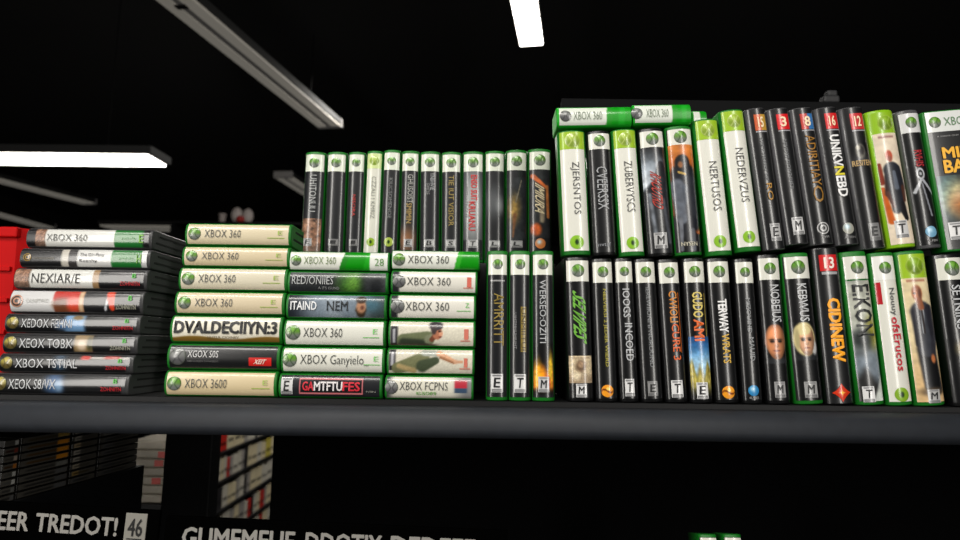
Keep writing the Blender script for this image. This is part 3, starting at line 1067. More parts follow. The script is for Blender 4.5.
c = s1[0]
c.sleeve(fn=art_segments([(0, 0, (.07, .07, .08)), (.07, 0, (.45, .32, .24)), (.15, 0, (.80, .80, .78)), (.715, 0, GRN), (.95, 0, (.08, .08, .09))]), f0=.01, f1=.975)
c.art(art_rust, .08, .15)
lettered(c, f0=.17, f1=.49, ef=None)
c.text('SVALLATAI', .76, .87, -.06, .06, (.5, .7, .5), name='small_lettering')
c.text('E', .9, .935, -.22, .2, (.45, .68, .24), .02, name='small_mark')
tag(c.root, 'topmost case of the dark stack, pale sleeve with green end block', 'game case', G1)
c = s1[1]
c.sleeve(fn=art_segments([(0, 0, (.08, .08, .09)), (.325, 0, (.72, .70, .66)), (.38, 0, (.20, .19, .19)), (.45, 0, (.78, .78, .77)), (.72, 0, GRN), (.955, 0, (.75, .75, .75))]), f0=.01, f1=.975)
c.seal(.065, .2, (.62, .50, .22), 'ring')
c.text('NVNIWU SUIVNISN', .11, .27, -.1, .02, (.42, .40, .34), name='small_lettering')
c.text('The Dir-Fany', .465, .65, .04, .26, (.28, .28, .28), .0)
c.text('Reenhy', .465, .6, -.26, -.06, (.28, .28, .28), .0)
c.text('SIHOJNAID', .76, .87, -.08, .06, (.5, .7, .5), name='small_lettering')
c.text('H', .9, .935, -.24, .22, (.45, .68, .24), .02, name='small_mark')
tag(c.root, 'second case from the top of the dark stack, half black with green end', 'game case', G1)
c = s1[2]
c.sleeve(fn=art_segments([(0, 0, (.40, .32, .26)), (.115, 0, (.80, .80, .78)), (.605, 0, (.58, .46, .32)), (.655, 0, (.07, .07, .08))]), f0=.01, f1=.975)
c.art(art_rust, .012, .115)
c.text('NEXIAR/E', .14, .5, -.22, .24, (.2, .2, .2), -.004)
right_marks(c)
tag(c.root, 'third case from the top of the dark stack, white title panel and black end', 'game case', G1)
c = s1[3]


def fn4(A):
    A.rect(.33, .53, .5, 1, (.72, .16, .12), .01).ell(.4, .35, .07, .3, (.42, .24, .14), .5).ell(.49, .35, .05, .4, (.80, .26, .16), .5).rect(.53, .565, 0, 1, (.76, .64, .5), .01)
    A.cap(.735, .1, .76, .9, .05, .06, (.75, .76, .78), .3).cap(.77, .9, .79, .2, .2, .12, (.80, .24, .12), .2)


c.sleeve(fn=art_segments([(0, 0, (.78, .78, .78)), (.335, 0, (.52, .28, .18)), (.565, 0, (.09, .09, .1)), (.82, 0, (.06, .06, .07))], fn4), f0=.01, f1=.975)
c.seal(.06, .26, (.70, .50, .40), 'ring')
c.text('CVUNIPSWIID', .13, .3, -.06, .1, (.62, .62, .60), name='small_lettering')
right_marks(c, False)
tag(c.root, 'case with red and white sleeve in the middle of the dark stack', 'game case', G1)
for k, (i, txt, f1, tint, lab) in enumerate([
        (4, 'XEDOX FEHNI', .50, 'gold', 'black case with silver lettering and pale blue patch, under the red and white one'),
        (5, 'XEOX TOBX', .52, 'gold', 'black case with silver lettering and a square brown picture, third from the shelf board'),
        (6, 'XBOX TSTIAL', .59, 'gold', 'black case with silver lettering and a red streak along its upper edge'),
        (7, 'XEOK S8/VX', .47, 'gold', 'black case at the bottom of the dark stack, resting on the shelf board')]):
    c = s1[i]
    base = (.065, .068, .075)
    if i == 4:
        def ex(A):
            A.rect(.45, .605, 0, 1, (.42, .58, .74), .02).ell(.55, .85, .04, .14, (.45, .36, .2), .4).ell(.44, .4, .06, .3, (.3, .42, .56), .7)
    elif i == 5:
        def ex(A):
            A.rect(.54, .68, .02, 1, (.55, .46, .32), .01).ell(.6, .4, .035, .3, (.80, .72, .62), .5).ell(.66, .5, .02, .4, (.25, .25, .14), .6)
    elif i == 6:
        def ex(A):
            A.rect(.42, .5, .1, 1, (.22, .30, .38), .05).rect(.62, .99, .78, .93, (.70, .68, .66), .01).rect(.62, .69, .72, .98, (.75, .2, .16), .02).rect(.8, .92, .82, .95, (.72, .25, .22), .02)
    else:
        def ex(A):
            A.ell(.46, .5, .07, .6, (.26, .38, .54), .7).ell(.5, .4, .03, .3, (.5, .62, .74), .8)
    c.sleeve(fn=art_segments([(0, 0, base), (.965, 0, (.22, .22, .23))], ex), f0=.01, f1=.975)
    lettered(c, txt, SIL, .13, f1, .065, tint, -.24, .22, .32, -.004)
    right_marks(c, i != 5)
    tag(c.root, lab, 'game case', G1)
for c in s1:
    c.ribs()

# --- second stack: cream sleeves
S2 = [(184.5, 291, 224, 245), (181.5, 289.5, 246.5, 266.5), (178, 287, 267.5, 290.5), (174, 284.5, 291.5, 314.5), (169.5, 282, 315.5, 343), (166.5, 279.5, 344.5, 370), (163.5, 276.5, 371, 397.5)]
s2 = lay_stack(S2, 0.0, ZS, 'green', .06)
G2 = 'stack of cream game cases lying flat'
CR2 = [(.82, .77, .65), (.80, .74, .61), (.82, .79, .70), (.81, .75, .63), (.84, .82, .74), BLACK, (.81, .74, .59)]
L2 = ['topmost cream case of its stack, with its ribbed green end showing', 'second cream case from the top of its stack', 'paler cream case third from the top of its stack',
      'cream case lying directly on the one with big black lettering', 'cream case with big bold black lettering filling the spine', 'black case with grey emblem and red tag in the cream stack',
      'cream case at the foot of its stack, resting on the shelf board']
for i, c in enumerate(s2):
    if i == 4:
        c.sleeve(fn=lambda u, v, a: Art(u, v, a, (.87, .85, .78)).put(sm(.2, .12, v + .06 * np.cos((u - .55) * 9)), (.50, .38, .14)).c)
        c.text('DVALDECIIYN:3', .04, .96, -.16, .3, (.08, .08, .08), .05)
        c.text('HUTLR CIOINEY', .34, .62, -.33, -.24, (.45, .38, .26), name='small_lettering')
    elif i == 5:
        c.sleeve((.085, .088, .095))
        lettered(c, 'XGOX S0S', (.80, .80, .80), .19, .46, .1, 'grey', -.02, .24, .32, .0)
        c.text('NIEFVMVISDY DVIVINEISVI', .19, .46, -.2, -.13, (.4, .4, .4), name='small_lettering')
        o = c.art(lambda u, v, a: Art(u, v, a, (.80, .14, .12)).c, .73, .93, -.32, .0, .0008, name='price_flash')
        c.text('XEIT', .77, .89, -.25, -.07, (.95, .85, .8), .03, name='flash_lettering', parent=o, shear=.2)
    else:
        c.sleeve(CR2[i])
        lettered(c, 'XBOX 3600' if i == 6 else 'XBOX 360', f0=.19, f1=.56 if i == 6 else .53)
        glyph(c, .9, (.60, .70, .30))
    c.ribs((.01, .05, .015))
    tag(c.root, L2[i], 'game case', G2)

# --- third stack
S3 = [(288.5, 389.5, 252.5, 270.5), (287, 388, 271, 293), (285.5, 386.5, 293.5, 319), (283, 387 - 1.5, 319.5, 346.5), (280.5, 384.5, 347, 373.5), (278, 382, 374, 400.5)]
s3 = lay_stack(S3, 0.0, ZS, 'green')
G3 = 'stack of green shelled game cases lying flat, mixed dark and white sleeves'
c = s3[0]
c.sleeve(fn=art_segments([(0, 0, (.87, .88, .84)), (.53, 0, (.10, .50, .10), .06), (.59, 0, (.04, .55, .04), .06), (.77, 0, (.10, .62, .10), .05), (.815, 0, (.88, .89, .86))]), f0=.015, f1=.98, tw=.45)
lettered(c, col=(.40, .48, .30), f0=.155, f1=.47, ef=.075, t0=-.18, t1=.2)
c.text('28', .855, .945, -.24, .14, (.38, .56, .32), -.005, name='small_mark')
tag(c.root, 'white sleeved case with bright green bands on top of the stack beside the cream stack', 'game case', G3)
c = s3[1]
c.sleeve(fn=art_green_fog)
c.text('RED/ONIIES', .05, .46, -.12, .24, (.66, .67, .67), .0)
c.text('A ITS GUND', .31, .52, -.34, -.22, (.55, .56, .56), name='small_lettering')
tag(c.root, 'dark case with grey lettering and a green misty picture, second in its stack', 'game case', G3)
c = s3[2]
c.sleeve(fn=art_soldier)
c.text('ITAIND', .05, .31, -.16, .18, (.90, .91, .92), .02)
c.text('NEM', .41, .62, -.18, .2, (.10, .13, .15), .01)
tag(c.root, 'grey blue case with a small person in a brown hat on its sleeve', 'game case', G3)
c = s3[3]
c.sleeve(WHITE)
lettered(c, f0=.2, f1=.58, ef=.1)
glyph(c, .9, (.45, .74, .40))
tag(c.root, 'white case between the brown hat picture and the case with longer grey lettering', 'game case', G3)
c = s3[4]
c.sleeve(WHITE)
lettered(c, 'XBOX Ganyielo_', f0=.19, f1=.85, ef=.09, t0=-.26, t1=.2)
glyph(c, .92, (.45, .74, .40))
tag(c.root, 'white case with longest grey lettering, second from the shelf board', 'game case', G3)
c = s3[5]
c.sleeve((.12, .125, .14))
c.badge(.085, 'E', .34, .055, dim=.95)
# badge letter is set along the spine on a lying case


def fr(u, v, a):
    A = Art(u, v, a, (.12, .125, .14))
    A.rect(.005, .995, .03, .97, (.80, .45, .47), .006).rect(.02, .98, .11, .89, (.09, .09, .1), .006)
    return A.c


c.art(fr, .2, .82, -.34, .34, .0007, name='title_frame')
c.text('GA', .235, .345, -.19, .19, (.80, .16, .22), .03)
c.text('MTFTU', .345, .62, -.19, .19, (.88, .86, .86), .03)
c.text('FES', .62, .79, -.19, .19, (.80, .16, .22), .03)
c.text('NIIN', .85, .94, -.24, -.16, (.55, .55, .52), name='small_lettering')
tag(c.root, 'dark case with framed red and white lettering at the foot of its stack', 'game case', G3)
for c in s3:
    c.ribs((.01, .05, .015))

# --- fourth stack
S4 = [(391, 480, 251.5, 269.5), (390.5, 477.5, 270, 293.5), (389, 476, 294, 319.5), (388, 475.5, 320, 347.5), (386.5, 474.5, 348, 375), (384.5, 473.5, 376, 401)]
s4 = lay_stack(S4, 0.0, ZS, 'green')
G4 = 'stack of white game cases lying flat beside the short upright trio'
c = s4[0]
c.sleeve(fn=art_segments([(0, 0, (.88, .89, .85)), (.74, 0, (.20, .66, .16), .05), (.80, 0, (.06, .56, .06), .05)]), f0=.015, f1=.985, tw=.45)
lettered(c, f0=.19, f1=.65, ef=.09, t0=-.2, t1=.22, er=.32)
tag(c.root, 'white sleeved case with green end on top of the stack beside the upright trio', 'game case', G4)
for i, lab, red in ((1, 'white case with a red numeral, just below the green ended one', True), (2, 'white case with a small green mark, above the dark haired man picture', False)):
    c = s4[i]
    c.sleeve(fn=art_segments([(0, 0, (.15, .15, .17)), (.075, 0, (.87, .86, .82))]))
    lettered(c, f0=.19, f1=.69, ef=.10, tint='grey')
    if red:
        c.text('1', .88, .93, -.22, .2, (.80, .40, .34), -.005, name='small_mark')
        c.art(art_solid((.82, .5, .44)), .84, .95, -.27, -.23, .0009, name='small_rule')
    else:
        glyph(c, .9, (.45, .74, .40), 'Z')
    tag(c.root, lab, 'game case', G4)
c = s4[3]
c.sleeve(fn=art_man)
c.text('1', .87, .92, -.2, .18, (.80, .45, .38), -.005, name='small_mark')
c.art(art_solid((.82, .52, .46)), .83, .94, -.27, -.23, .0009, name='small_rule')
tag(c.root, 'white case picturing a dark haired man in a green top', 'game case', G4)
c = s4[4]
c.sleeve(fn=art_arm)
c.text('1', .88, .92, -.2, .14, (.80, .45, .38), -.005, name='small_mark')
c.art(art_solid((.82, .52, .46)), .83, .95, -.27, -.23, .0009, name='small_rule')
tag(c.root, 'white case picturing an outstretched bare arm and green top', 'game case', G4)
c = s4[5]
c.sleeve(fn=art_team)
lettered(c, 'XBOX FCPNS', f0=.17, f1=.71, ef=.08, tint='grey', t0=-.1, t1=.24)
c.text('KUSOIMI', .36, .58, -.3, -.16, (.45, .66, .36), .01, name='small_lettering')
tag(c.root, 'white case with a small red and blue tag, lowest of its stack', 'game case', G4)
for c in s4:
    c.ribs((.01, .05, .015))

# --- the short trio of upright cases
TR = [(487, 508.7, 486, 508, 250.5, 401), (509.2, 531, 508.7, 531.5, 250.5, 401), (531.5, 554, 532, 555.5, 250.5, 401)]
P_TR = place_row(TR, 0.0, ZS)
tr = [stand_case(p, 0.0, 'green') for p in P_TR]
G5 = 'trio of green shelled upright game cases'
for c in tr:
    std(c, (.10, .105, .115), (.88, .89, .84), f1=.165, er=.24)
c = tr[0]
c.sheet('cover_artwork', .2, .21, -.34, .34, .0006, art_solid((.6, .6, .6)))
c.text('AMRRITT', .29, .64, -.16, .3, (.56, .48, .22), .0)
c.badge(.885, 'E', .27, .06)
tag(c.root, 'upright case with tall gold lettering, nearest of the trio to the white stack', 'game case', G5)
c = tr[1]
c.text('UIHTMHUHIUHT', .42, .66, -.26, -.16, (.55, .55, .56), .0, name='small_lettering')
c.art(art_solid((.52, .44, .16)), .38, .68, .03, .28, .0007)
c.text('UNMIITUI', .39, .67, .05, .26, (.28, .23, .08), .0)
c.badge(.885, 'T', .27, .06)
tag(c.root, 'middle upright case of the trio, with a yellow strip of lettering', 'game case', G5)
c = tr[2]
c.art(art_fire, .62, .955)
c.text('WERSEO:OZITI', .2, .62, -.16, .12, (.72, .73, .74), .0)
c.badge(.89, 'M', .24, .05, dim=.9)
tag(c.root, 'upright case of the trio with orange flames near its foot', 'game case', G5)

# ------------------------------------------------------------------ row standing on the riser behind the stacks
YB = .145
ZR = ZS + zr
BB = 264
UL = [
    (304, 326.3, 298.5, 320, 151.5, BB), (326.6, 346.8, 321.5, 342.5, 151.5, BB), (347.2, 366.3, 343.5, 361, 151.5, BB), (366.7, 383, 361.2, 378, 150.5, BB), (383.4, 401, 378.5, 397, 149.5, BB),
    (401.4, 419.5, 397.3, 417.5, 150.5, BB), (419.9, 440.3, 418, 439.8, 151, BB), (440.7, 462, 440.2, 461, 151.5, BB), (462.4, 484, 461.3, 483.8, 151, BB), (484.4, 505.4, 484.2, 505, 150.5, BB),
    (505.8, 527.7, 505.4, 528, 149.5, BB), (528.1, 551.5, 528.4, 552.5, 148.5, BB)]
P_UL = place_row(UL, YB, ZR, gap=.0008)
ul = [stand_case(p, YB, 'green' if i != 2 else 'green') for i, p in enumerate(P_UL)]
G6 = 'upright game cases standing behind the flat stacks'
DK = (.125, .13, .14)
HB = .185
for i, c in enumerate(ul):
    if i == 3:
        c.sleeve((.84, .84, .79))
        c.header((.80, .86, .60), f1=.165)
        c.emblem(.095, 0, .29, 'dim')
    else:
        std(c, DK, (.86, .88, .82), f1=HB, er=.25)
lab = ['dark case with rusty brown picture, first of the row standing behind the stacks', 'plain dark case without lettering, second of the row behind the stacks',
       'dark case with small red lettering, beside the only white case behind the stacks', 'only white upright case in the row behind the stacks',
       'dark case with faint lettering and green seal, right after the white one', 'dark case with pale to gold lettering and an orange tinted foot', 'dark case with a short pale word high on its spine',
       'dark case with gold grey lettering, beside the red lettered pale one', 'pale grey case with bold red lettering behind the stacks', 'blank smoky case between the red lettered and gold creature cases',
       'dark case with a gold creature picture', 'case with orange winged picture at the end of the row behind the stacks']
for c, l in zip(ul, lab):
    tag(c.root, l, 'game case', G6)
ul[0].text('UHITONUU', .22, .56, -.16, .16, (.66, .67, .67), .0)
ul[0].art(art_rust, .62, .95)
ul[0].badge(.835, 'E', .2, .035, t=-.14, dim=.8)
ul[1].badge(.835, 'I', .24, .03, dim=.6)
ul[2].text('NISORA', .4, .6, -.14, .06, (.68, .18, .16), .01)
ul[2].badge(.835, 'I', .24, .03, dim=.6)
ul[3].text('CZZALI I KMRIZ', .24, .62, -.1, .16, (.52, .53, .50), -.005)
ul[3].seal(.83, .26, (.55, .68, .14), 'leaf')
ul[4].text('KIUCSOMENOE', .26, .62, -.1, .1, (.48, .49, .49), .0)
ul[4].seal(.83, .26, (.60, .68, .24), 'leaf')
ul[5].art(lambda u, v, a: Art(u, v, a, DK).ell(.4, .4, .5, .4, (.52, .36, .24), .9).c, .66, .9)
ul[5].text('GHUSOIST', .22, .48, -.1, .2, (.70, .70, .68), .0)
ul[5].text('SMIMIN', .48, .66, -.14, .16, (.66, .56, .34), .01)
ul[5].badge(.835, 'E', .22, .035, dim=.8)
ul[6].text('TNIHVIE', .2, .36, .02, .22, (.62, .63, .64), .01)
ul[6].text('EMOE', .3, .4, -.2, .0, (.5, .5, .5), .0, name='small_lettering')
ul[6].badge(.835, 'B', .24, .035, dim=.8)
ul[7].text('TIE IUT VISIOR', .22, .68, -.12, .14, (.62, .54, .30), .0)
ul[7].badge(.835, 'S', .22, .035, dim=.8)
ul[8].art(lambda u, v, a: Art(u, v, a, (.30, .31, .32)).ell(.5, .5, .4, .45, (.62, .63, .63), .5).c, HB, .8)
ul[8].text('ENSO SUIT', .22, .45, -.1, .2, (.80, .16, .16), .02)
ul[8].text('KRUANU', .46, .72, -.2, .12, (.74, .16, .16), .02)
ul[8].text('UIVISOTIUV IS', .3, .6, -.34, -.24, (.35, .35, .35), name='small_lettering')
ul[8].badge(.835, 'T', .22, .035, dim=.8)
ul[9].art(lambda u, v, a: Art(u, v, a, DK).ell(.5, .55, .5, .2, (.34, .35, .36), .9).ell(.8, .5, .2, .1, (.5, .51, .52), .9).c, HB, .8)
ul[9].badge(.835, 'L', .26, .03, dim=.75)
ul[10].art(art_gold_creature, .25, .8)
ul[10].badge(.835, 'L', .26, .03, dim=.75)
ul[11].art(art_orange_wing, HB, .78)
ul[11].text('IMIURA', .3, .6, -.22, .18, (.86, .80, .66), .02, shear=.2)
ul[11].seal(.83, .22, (.80, .48, .26), 'glow')


# ------------------------------------------------------------------ cases lying on the upper row
def rest_on(x0, x1, tilt):
    xc = (x0 + x1) / 2
    return max(p['top'] - (x - xc) * math.tan(tilt) for p in allp[:5] for x in (p['tl'], p['tr']) if x0 - .03 < x < x1 + .03) + .0012


G7 = 'green ended cases lying on the upper row'
for (xl, xr, yt, yb, cut, lab) in ((557, 632.5, 106, 125.5, .66, 'green case with white label lying on the first white uprights of the upper row'),
                                   (633.5, 692, 103.5, 123.5, .67, 'shorter green case lying above the hooded figure case on the upper row')):
    x0, x1 = at_y(xl, 116, -.002).x, at_y(xr, 116, -.002).x
    tl = R(1.6)
    zb_ = rest_on(x0, x1, tl)
    T = at_y((xl + xr) / 2, yt, 0).z - zb_
    c = lay_case(x0, x1, zb_, zb_ + T, -.002, 'bright', tl, .05)
    a_, b_ = (.14, .58, .14), (.05, .58, .08)
    c.sleeve(fn=art_segments([(0, 0, (.86, .88, .84)), (cut, 0, a_, .02), (cut + .08, 0, b_, .02), (cut + .17, 0, (.10, .64, .14), .02), (cut + .26, 0, b_, .02)]), f0=.035, f1=.985, tw=.42)
    lettered(c, col=(.45, .50, .42), f0=.22, f1=.6, ef=.115 if xl < 600 else .06, tint='grey', t0=-.2, t1=.2, er=.27)
    tag(c.root, lab, 'game case', G7)
p = allp[5]
x0, x1 = at_y(693.3, 114, .045).x, at_y(718.5, 114, .045).x
zt_ = at_y(706, 109.5, .045).z
zq = p['top'] + .0008
c = lay_case(x0, min(x1, allp[6]['tl'] - .001 + .0), zq, max(zt_, zq + .01), .045, 'bright', 0, .09)
c.sleeve(fn=art_segments([(0, 0, (.85, .86, .82)), (.48, 0, (.05, .56, .08))]), f0=.03, f1=.985, tw=.42)
tag(c.root, 'small green case with white label set back on a white upright case', 'game case', G7)

# ------------------------------------------------------------------ red crate behind the dark stack
M_RED = mat('red_crate_plastic', (.72, .005, .012), .6, 0, spec=.15)
cr = at_y(29, 228, .15)
crz = cr.z - ZS
crate = empty('red_crate', (cr.x - .09, .15, ZS))
tag(crate, 'bright red ribbed plastic crate standing behind the dark stack of cases', 'crate')
x0, x1 = -.11, .088
v, f = [], []
outer = [(x0, 0), (x1 - .016, 0), (x1, .016), (x1, .16), (x0, .16)]
rings = [(0, .9), (crz * .2, .92), (crz * .96, .995), (crz, 1.0)]
for z, k in rings:
    for x, y in outer:
        v.append((x1 + (x - x1) * k, .08 + (y - .08) * k, z + .0003))
m_ = len(outer)
f = [(r * m_ + j, r * m_ + (j + 1) % m_, (r + 1) * m_ + (j + 1) % m_, (r + 1) * m_ + j) for r in range(3) for j in range(m_)]
f.append(tuple(range(m_))[::-1])
for x, y in outer:
    v.append((x1 - .006 + (x - x1) * .92, .08 + (y - .08) * .9, crz))
f += [(3 * m_ + j, 3 * m_ + (j + 1) % m_, 4 * m_ + (j + 1) % m_, 4 * m_ + j) for j in range(m_)]
for x, y in outer:
    v.append((x1 - .008 + (x - x1) * .9, .08 + (y - .08) * .85, .02))
f += [(4 * m_ + j, 4 * m_ + (j + 1) % m_, 5 * m_ + (j + 1) % m_, 5 * m_ + j) for j in range(m_)]
f.append(tuple(range(5 * m_, 6 * m_)))
link('crate_shell', v, f, M_RED, crate)
d = [box_data(x0 + .01, x1 - .02, -.004 + .006 * (1 - k), .01, crz * k, crz * k + .007, .001) for k in (.12, .32, .52, .72)]
link('wall_ribs', *merge(*d), M_RED, crate)
box('rim', x0, x1 - .012, -.006, .006, crz - .016, crz + .001, M_RED, crate, .003)

# ------------------------------------------------------------------ under the shelf
ZL = at_y(700, 533, .03).z - .19       # lower shelf board
low = empty('lower_shelf', (0, 0, ZL))
tag(low, 'black lower shelf with dark boards and posts beneath the main shelf', 'shelf')
box('shelf_board', -1.4, 1.4, -.02, .42, -.02, 0, M_DARK, low)
xp0, xp1 = at_y(163, 470, .36).x, at_y(211, 470, .36).x
box('post', xp0, xp1, .36, .40, 0, ZS - .035 - ZL, M_DARK, low, .003)
xb0 = at_y(272, 470, .40).x
M_MATTE = mat('matte_black_panel', (.018, .018, .02), .9, spec=.05)
box('back_panel', xb0, 1.4, .40, .415, 0, ZS - .035 - ZL, M_MATTE, low)
zs_ = at_y(300, 500, .06).z - ZL

# sign rail with lettering
def sign(name, px0, py0, px1, py1, hpx, texts, lab, board):
    """A black sign board hung on the plane y = -0.02; the letters lie on its face."""
    Y = -.026
    a, b = at_y(px0, py0, Y), at_y(px1, py1, Y)
    ang = math.atan2(b.z - a.z, b.x - a.x)
    k = (DIST + Y) / F
    e = empty(name, a, (0, -ang, 0))
    tag(e, lab, 'sign', 'shelf signs')
    Lw = (b - a).length
    h = hpx * k
    bo = box('board', board[0] * k, Lw + board[1] * k, .002, .008, -h * 1.9, h * .45, mat('black_sign_board', (.01, .01, .01), .95, spec=0), e, .001)
    for (s, f0, f1, dz, hh, col, bold, bx) in texts:
        if bx:
            v_, f_ = box_data(f0 * Lw - .004, f1 * Lw + .004, .0004, .0016, -h * 1.28 + dz * h, h * .22 + dz * h, .0003)
            bx_o = link('price_card', v_, f_, mat('grey_card', (.52, .51, .48), .6), e)
            v2_, f2_ = box_data(f0 * Lw, f1 * Lw, -.0001, .0006, -h * 1.16 + dz * h, -h * 1.1 + dz * h)
            link('underline', v2_, f2_, ink((.05, .05, .05)), bx_o)
        v, f, lay = text_mesh(s, bold)
        V = [((f0 + (f1 - f0) * x) * Lw, -.00002 * l_, -h + h * hh * y + dz * h) for (x, y), l_ in zip(v, lay)]
        link('card_number' if bx else 'sign_lettering', V, f, ink(col), bx_o if bx else e)
    return e


GT = (.56, .55, .53)
sign('shelf_sign', -34, 508.5, 150, 519.5, 17.5, [('EER', -.0 + .18, .35, 0, 1, GT, .03, False), ('TREDOT!', .385, .83, 0, 1, GT, .03, False), ('46', .885, .965, .05, .95, (.06, .06, .06), .02, True)],
     'black shelf sign with grey capitals and a small numbered card', (-40, 8))
sign('shelf_sign', 183, 526.5, 476, 539.5, 19, [('GUMEMEUE', 0, .385, 0, 1, GT, .03, False), ('DDOTIY', .42, .68, 0, 1, GT, .03, False), ('DEDEEE', .71, 1.0, 0, 1, GT, .03, False)],
     'black shelf sign with one long row of grey capitals and no card', (-18, 30))

# dark cases on the lower shelf: three columns whose spines face the aisle
plz = at_y(60, 500, .06).z
G8 = 'dim game cases stacked low under the main shelf'
ANG = R(7.5)
XC = at_y(15, 470, .05).x


def on_face(px):
    """Where the column of pixels px meets the slightly turned plane of the dim spines; returns the distance along that plane."""
    d = ray(px, 470)
    dx, dy = math.sin(ANG), math.cos(ANG)
    # CAMP + t d = (XC, .05) + q (dx, dy)
    bx, by = XC - CAMP.x, .05 - CAMP.y
    q = (bx * d.y - by * d.x) / (d.x * dy - d.y * dx)
    return q


qs = [on_face(px) for px in (1, 17, 69, 96, 137)]
pl = box('plinth', -.17, .006, qs[0] - .02, qs[4] + .01, 0, at_y(60, 500, .06).z - ZL, M_DARK, low)
pl.location = (XC, .05, 0)
pl.rotation_euler = (0, 0, -ANG)
cols = [(qs[k] + .001, qs[k + 1] - .001) for k in range(4)]
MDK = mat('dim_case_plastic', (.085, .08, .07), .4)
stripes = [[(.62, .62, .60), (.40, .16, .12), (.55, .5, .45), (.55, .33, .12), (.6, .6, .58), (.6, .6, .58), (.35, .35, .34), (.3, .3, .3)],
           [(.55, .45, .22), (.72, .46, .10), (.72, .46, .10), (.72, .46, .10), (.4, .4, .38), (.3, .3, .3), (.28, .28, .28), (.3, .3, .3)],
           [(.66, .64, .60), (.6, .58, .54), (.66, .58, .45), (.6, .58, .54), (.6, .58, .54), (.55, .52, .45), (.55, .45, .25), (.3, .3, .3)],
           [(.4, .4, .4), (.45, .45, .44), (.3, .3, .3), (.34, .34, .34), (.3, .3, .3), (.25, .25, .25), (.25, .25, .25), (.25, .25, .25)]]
ztop = ZS - .05
nrow = 8
dz = (ztop - .012 - plz) / nrow
ordinals = ['lowest', 'second lowest', 'third lowest', 'fourth lowest', 'fourth highest', 'third highest', 'second highest', 'highest']
colnames = ['nearest', 'second', 'third', 'farthest']
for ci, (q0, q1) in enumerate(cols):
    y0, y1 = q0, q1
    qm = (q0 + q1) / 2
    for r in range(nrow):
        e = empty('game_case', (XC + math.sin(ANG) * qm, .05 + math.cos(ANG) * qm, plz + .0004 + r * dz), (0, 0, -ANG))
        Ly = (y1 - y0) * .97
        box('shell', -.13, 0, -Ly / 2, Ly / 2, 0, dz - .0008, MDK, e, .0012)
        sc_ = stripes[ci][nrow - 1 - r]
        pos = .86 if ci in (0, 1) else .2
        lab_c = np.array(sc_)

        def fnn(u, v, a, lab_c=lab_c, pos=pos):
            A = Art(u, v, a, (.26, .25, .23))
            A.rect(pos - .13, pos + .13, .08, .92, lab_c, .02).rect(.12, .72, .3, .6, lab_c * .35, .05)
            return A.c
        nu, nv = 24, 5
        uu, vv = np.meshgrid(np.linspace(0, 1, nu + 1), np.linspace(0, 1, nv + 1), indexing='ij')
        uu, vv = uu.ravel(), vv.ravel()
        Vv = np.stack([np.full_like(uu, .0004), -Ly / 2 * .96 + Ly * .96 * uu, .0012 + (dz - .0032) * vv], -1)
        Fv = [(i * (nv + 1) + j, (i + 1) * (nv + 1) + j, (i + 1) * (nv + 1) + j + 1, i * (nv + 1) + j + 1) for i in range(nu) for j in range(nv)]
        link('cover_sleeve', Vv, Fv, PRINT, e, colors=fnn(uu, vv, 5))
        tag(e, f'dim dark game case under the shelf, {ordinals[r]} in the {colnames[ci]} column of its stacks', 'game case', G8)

# two dim upright cases peeping up from the lower shelf
for k, (xa, xb) in enumerate(((698, 716.5), (722.5, 741))):
    Y = .03
    a, b = at_y(xa, 533, Y + .045), at_y(xb, 533, Y + .045)
    c = Case('stand', (a.z - ZL - .0135) / math.cos(R(14)), b.x - a.x, .05, 'green')
    c.root.location = ((a.x + b.x) / 2, Y, ZL + .0135)
    c.root.rotation_euler = (R(-14), 0, 0)
    std(c, BLACK, WHITE, f1=.175)
    tag(c.root, ['dim green topped upright case on the lower shelf, farther from the signs', 'dim green topped upright case on the lower shelf, nearer the suited man'][k] if k else
        'dim green topped upright case on the lower shelf, nearer the grey lettered sign', 'game case', 'upright cases on the lower shelf')

# pale boxes stacked at the back of the lower shelf, seen past the post
Yp = .62
a, b = at_y(132, 502, Yp), at_y(166, 442, Yp)
zb0 = at_y(148, 503, Yp).z
stand_h = zb0
tb = empty('low_table', ((a.x + b.x) / 2, Yp, 0))
tag(tb, 'low black stand carrying the pale stacked boxes behind the shelf post', 'stand')
box('top', -.12, .08, -.01, .16, stand_h - .012, stand_h - .0004, M_DARK, tb, .001)
box('leg', -.10, -.08, .0, .02, 0.0003, stand_h - .012, M_DARK, tb)
box('leg', .05, .07, .0, .02, 0.0003, stand_h - .012, M_DARK, tb)
box('leg', -.10, -.08, .13, .15, 0.0003, stand_h - .012, M_DARK, tb)
box('leg', .05, .07, .13, .15, 0.0003, stand_h - .012, M_DARK, tb)
H = (at_y(148, 441, Yp).z - zb0) / 7
M_PALE = mat('pale_box_card', (.66, .63, .57), .5, noise=.15, scale=40)
for k in range(7):
    e = empty('pale_box', ((a.x + b.x) / 2 + (.003 if k % 2 else -.002) + k * .0016, Yp, zb0 + k * H))
    box('carton', -.062, .036, 0, .13, 0, H - .0008, M_PALE, e, .004)
    if k in (2, 4, 5):
        v, f = box_data(.006, .026, -.0008, .0002, H * .12, H * .82)
        link('red_label', v, f, ink((.78, .24, .18)), e)
    tag(e, ['lowest', 'second lowest', 'third lowest', 'middle', 'third highest', 'second highest', 'topmost'][k] + ' pale box in the small stack behind the black shelf post' + (', with red label' if k in (2, 4, 5) else ''), 'box', 'pale boxes behind the post')

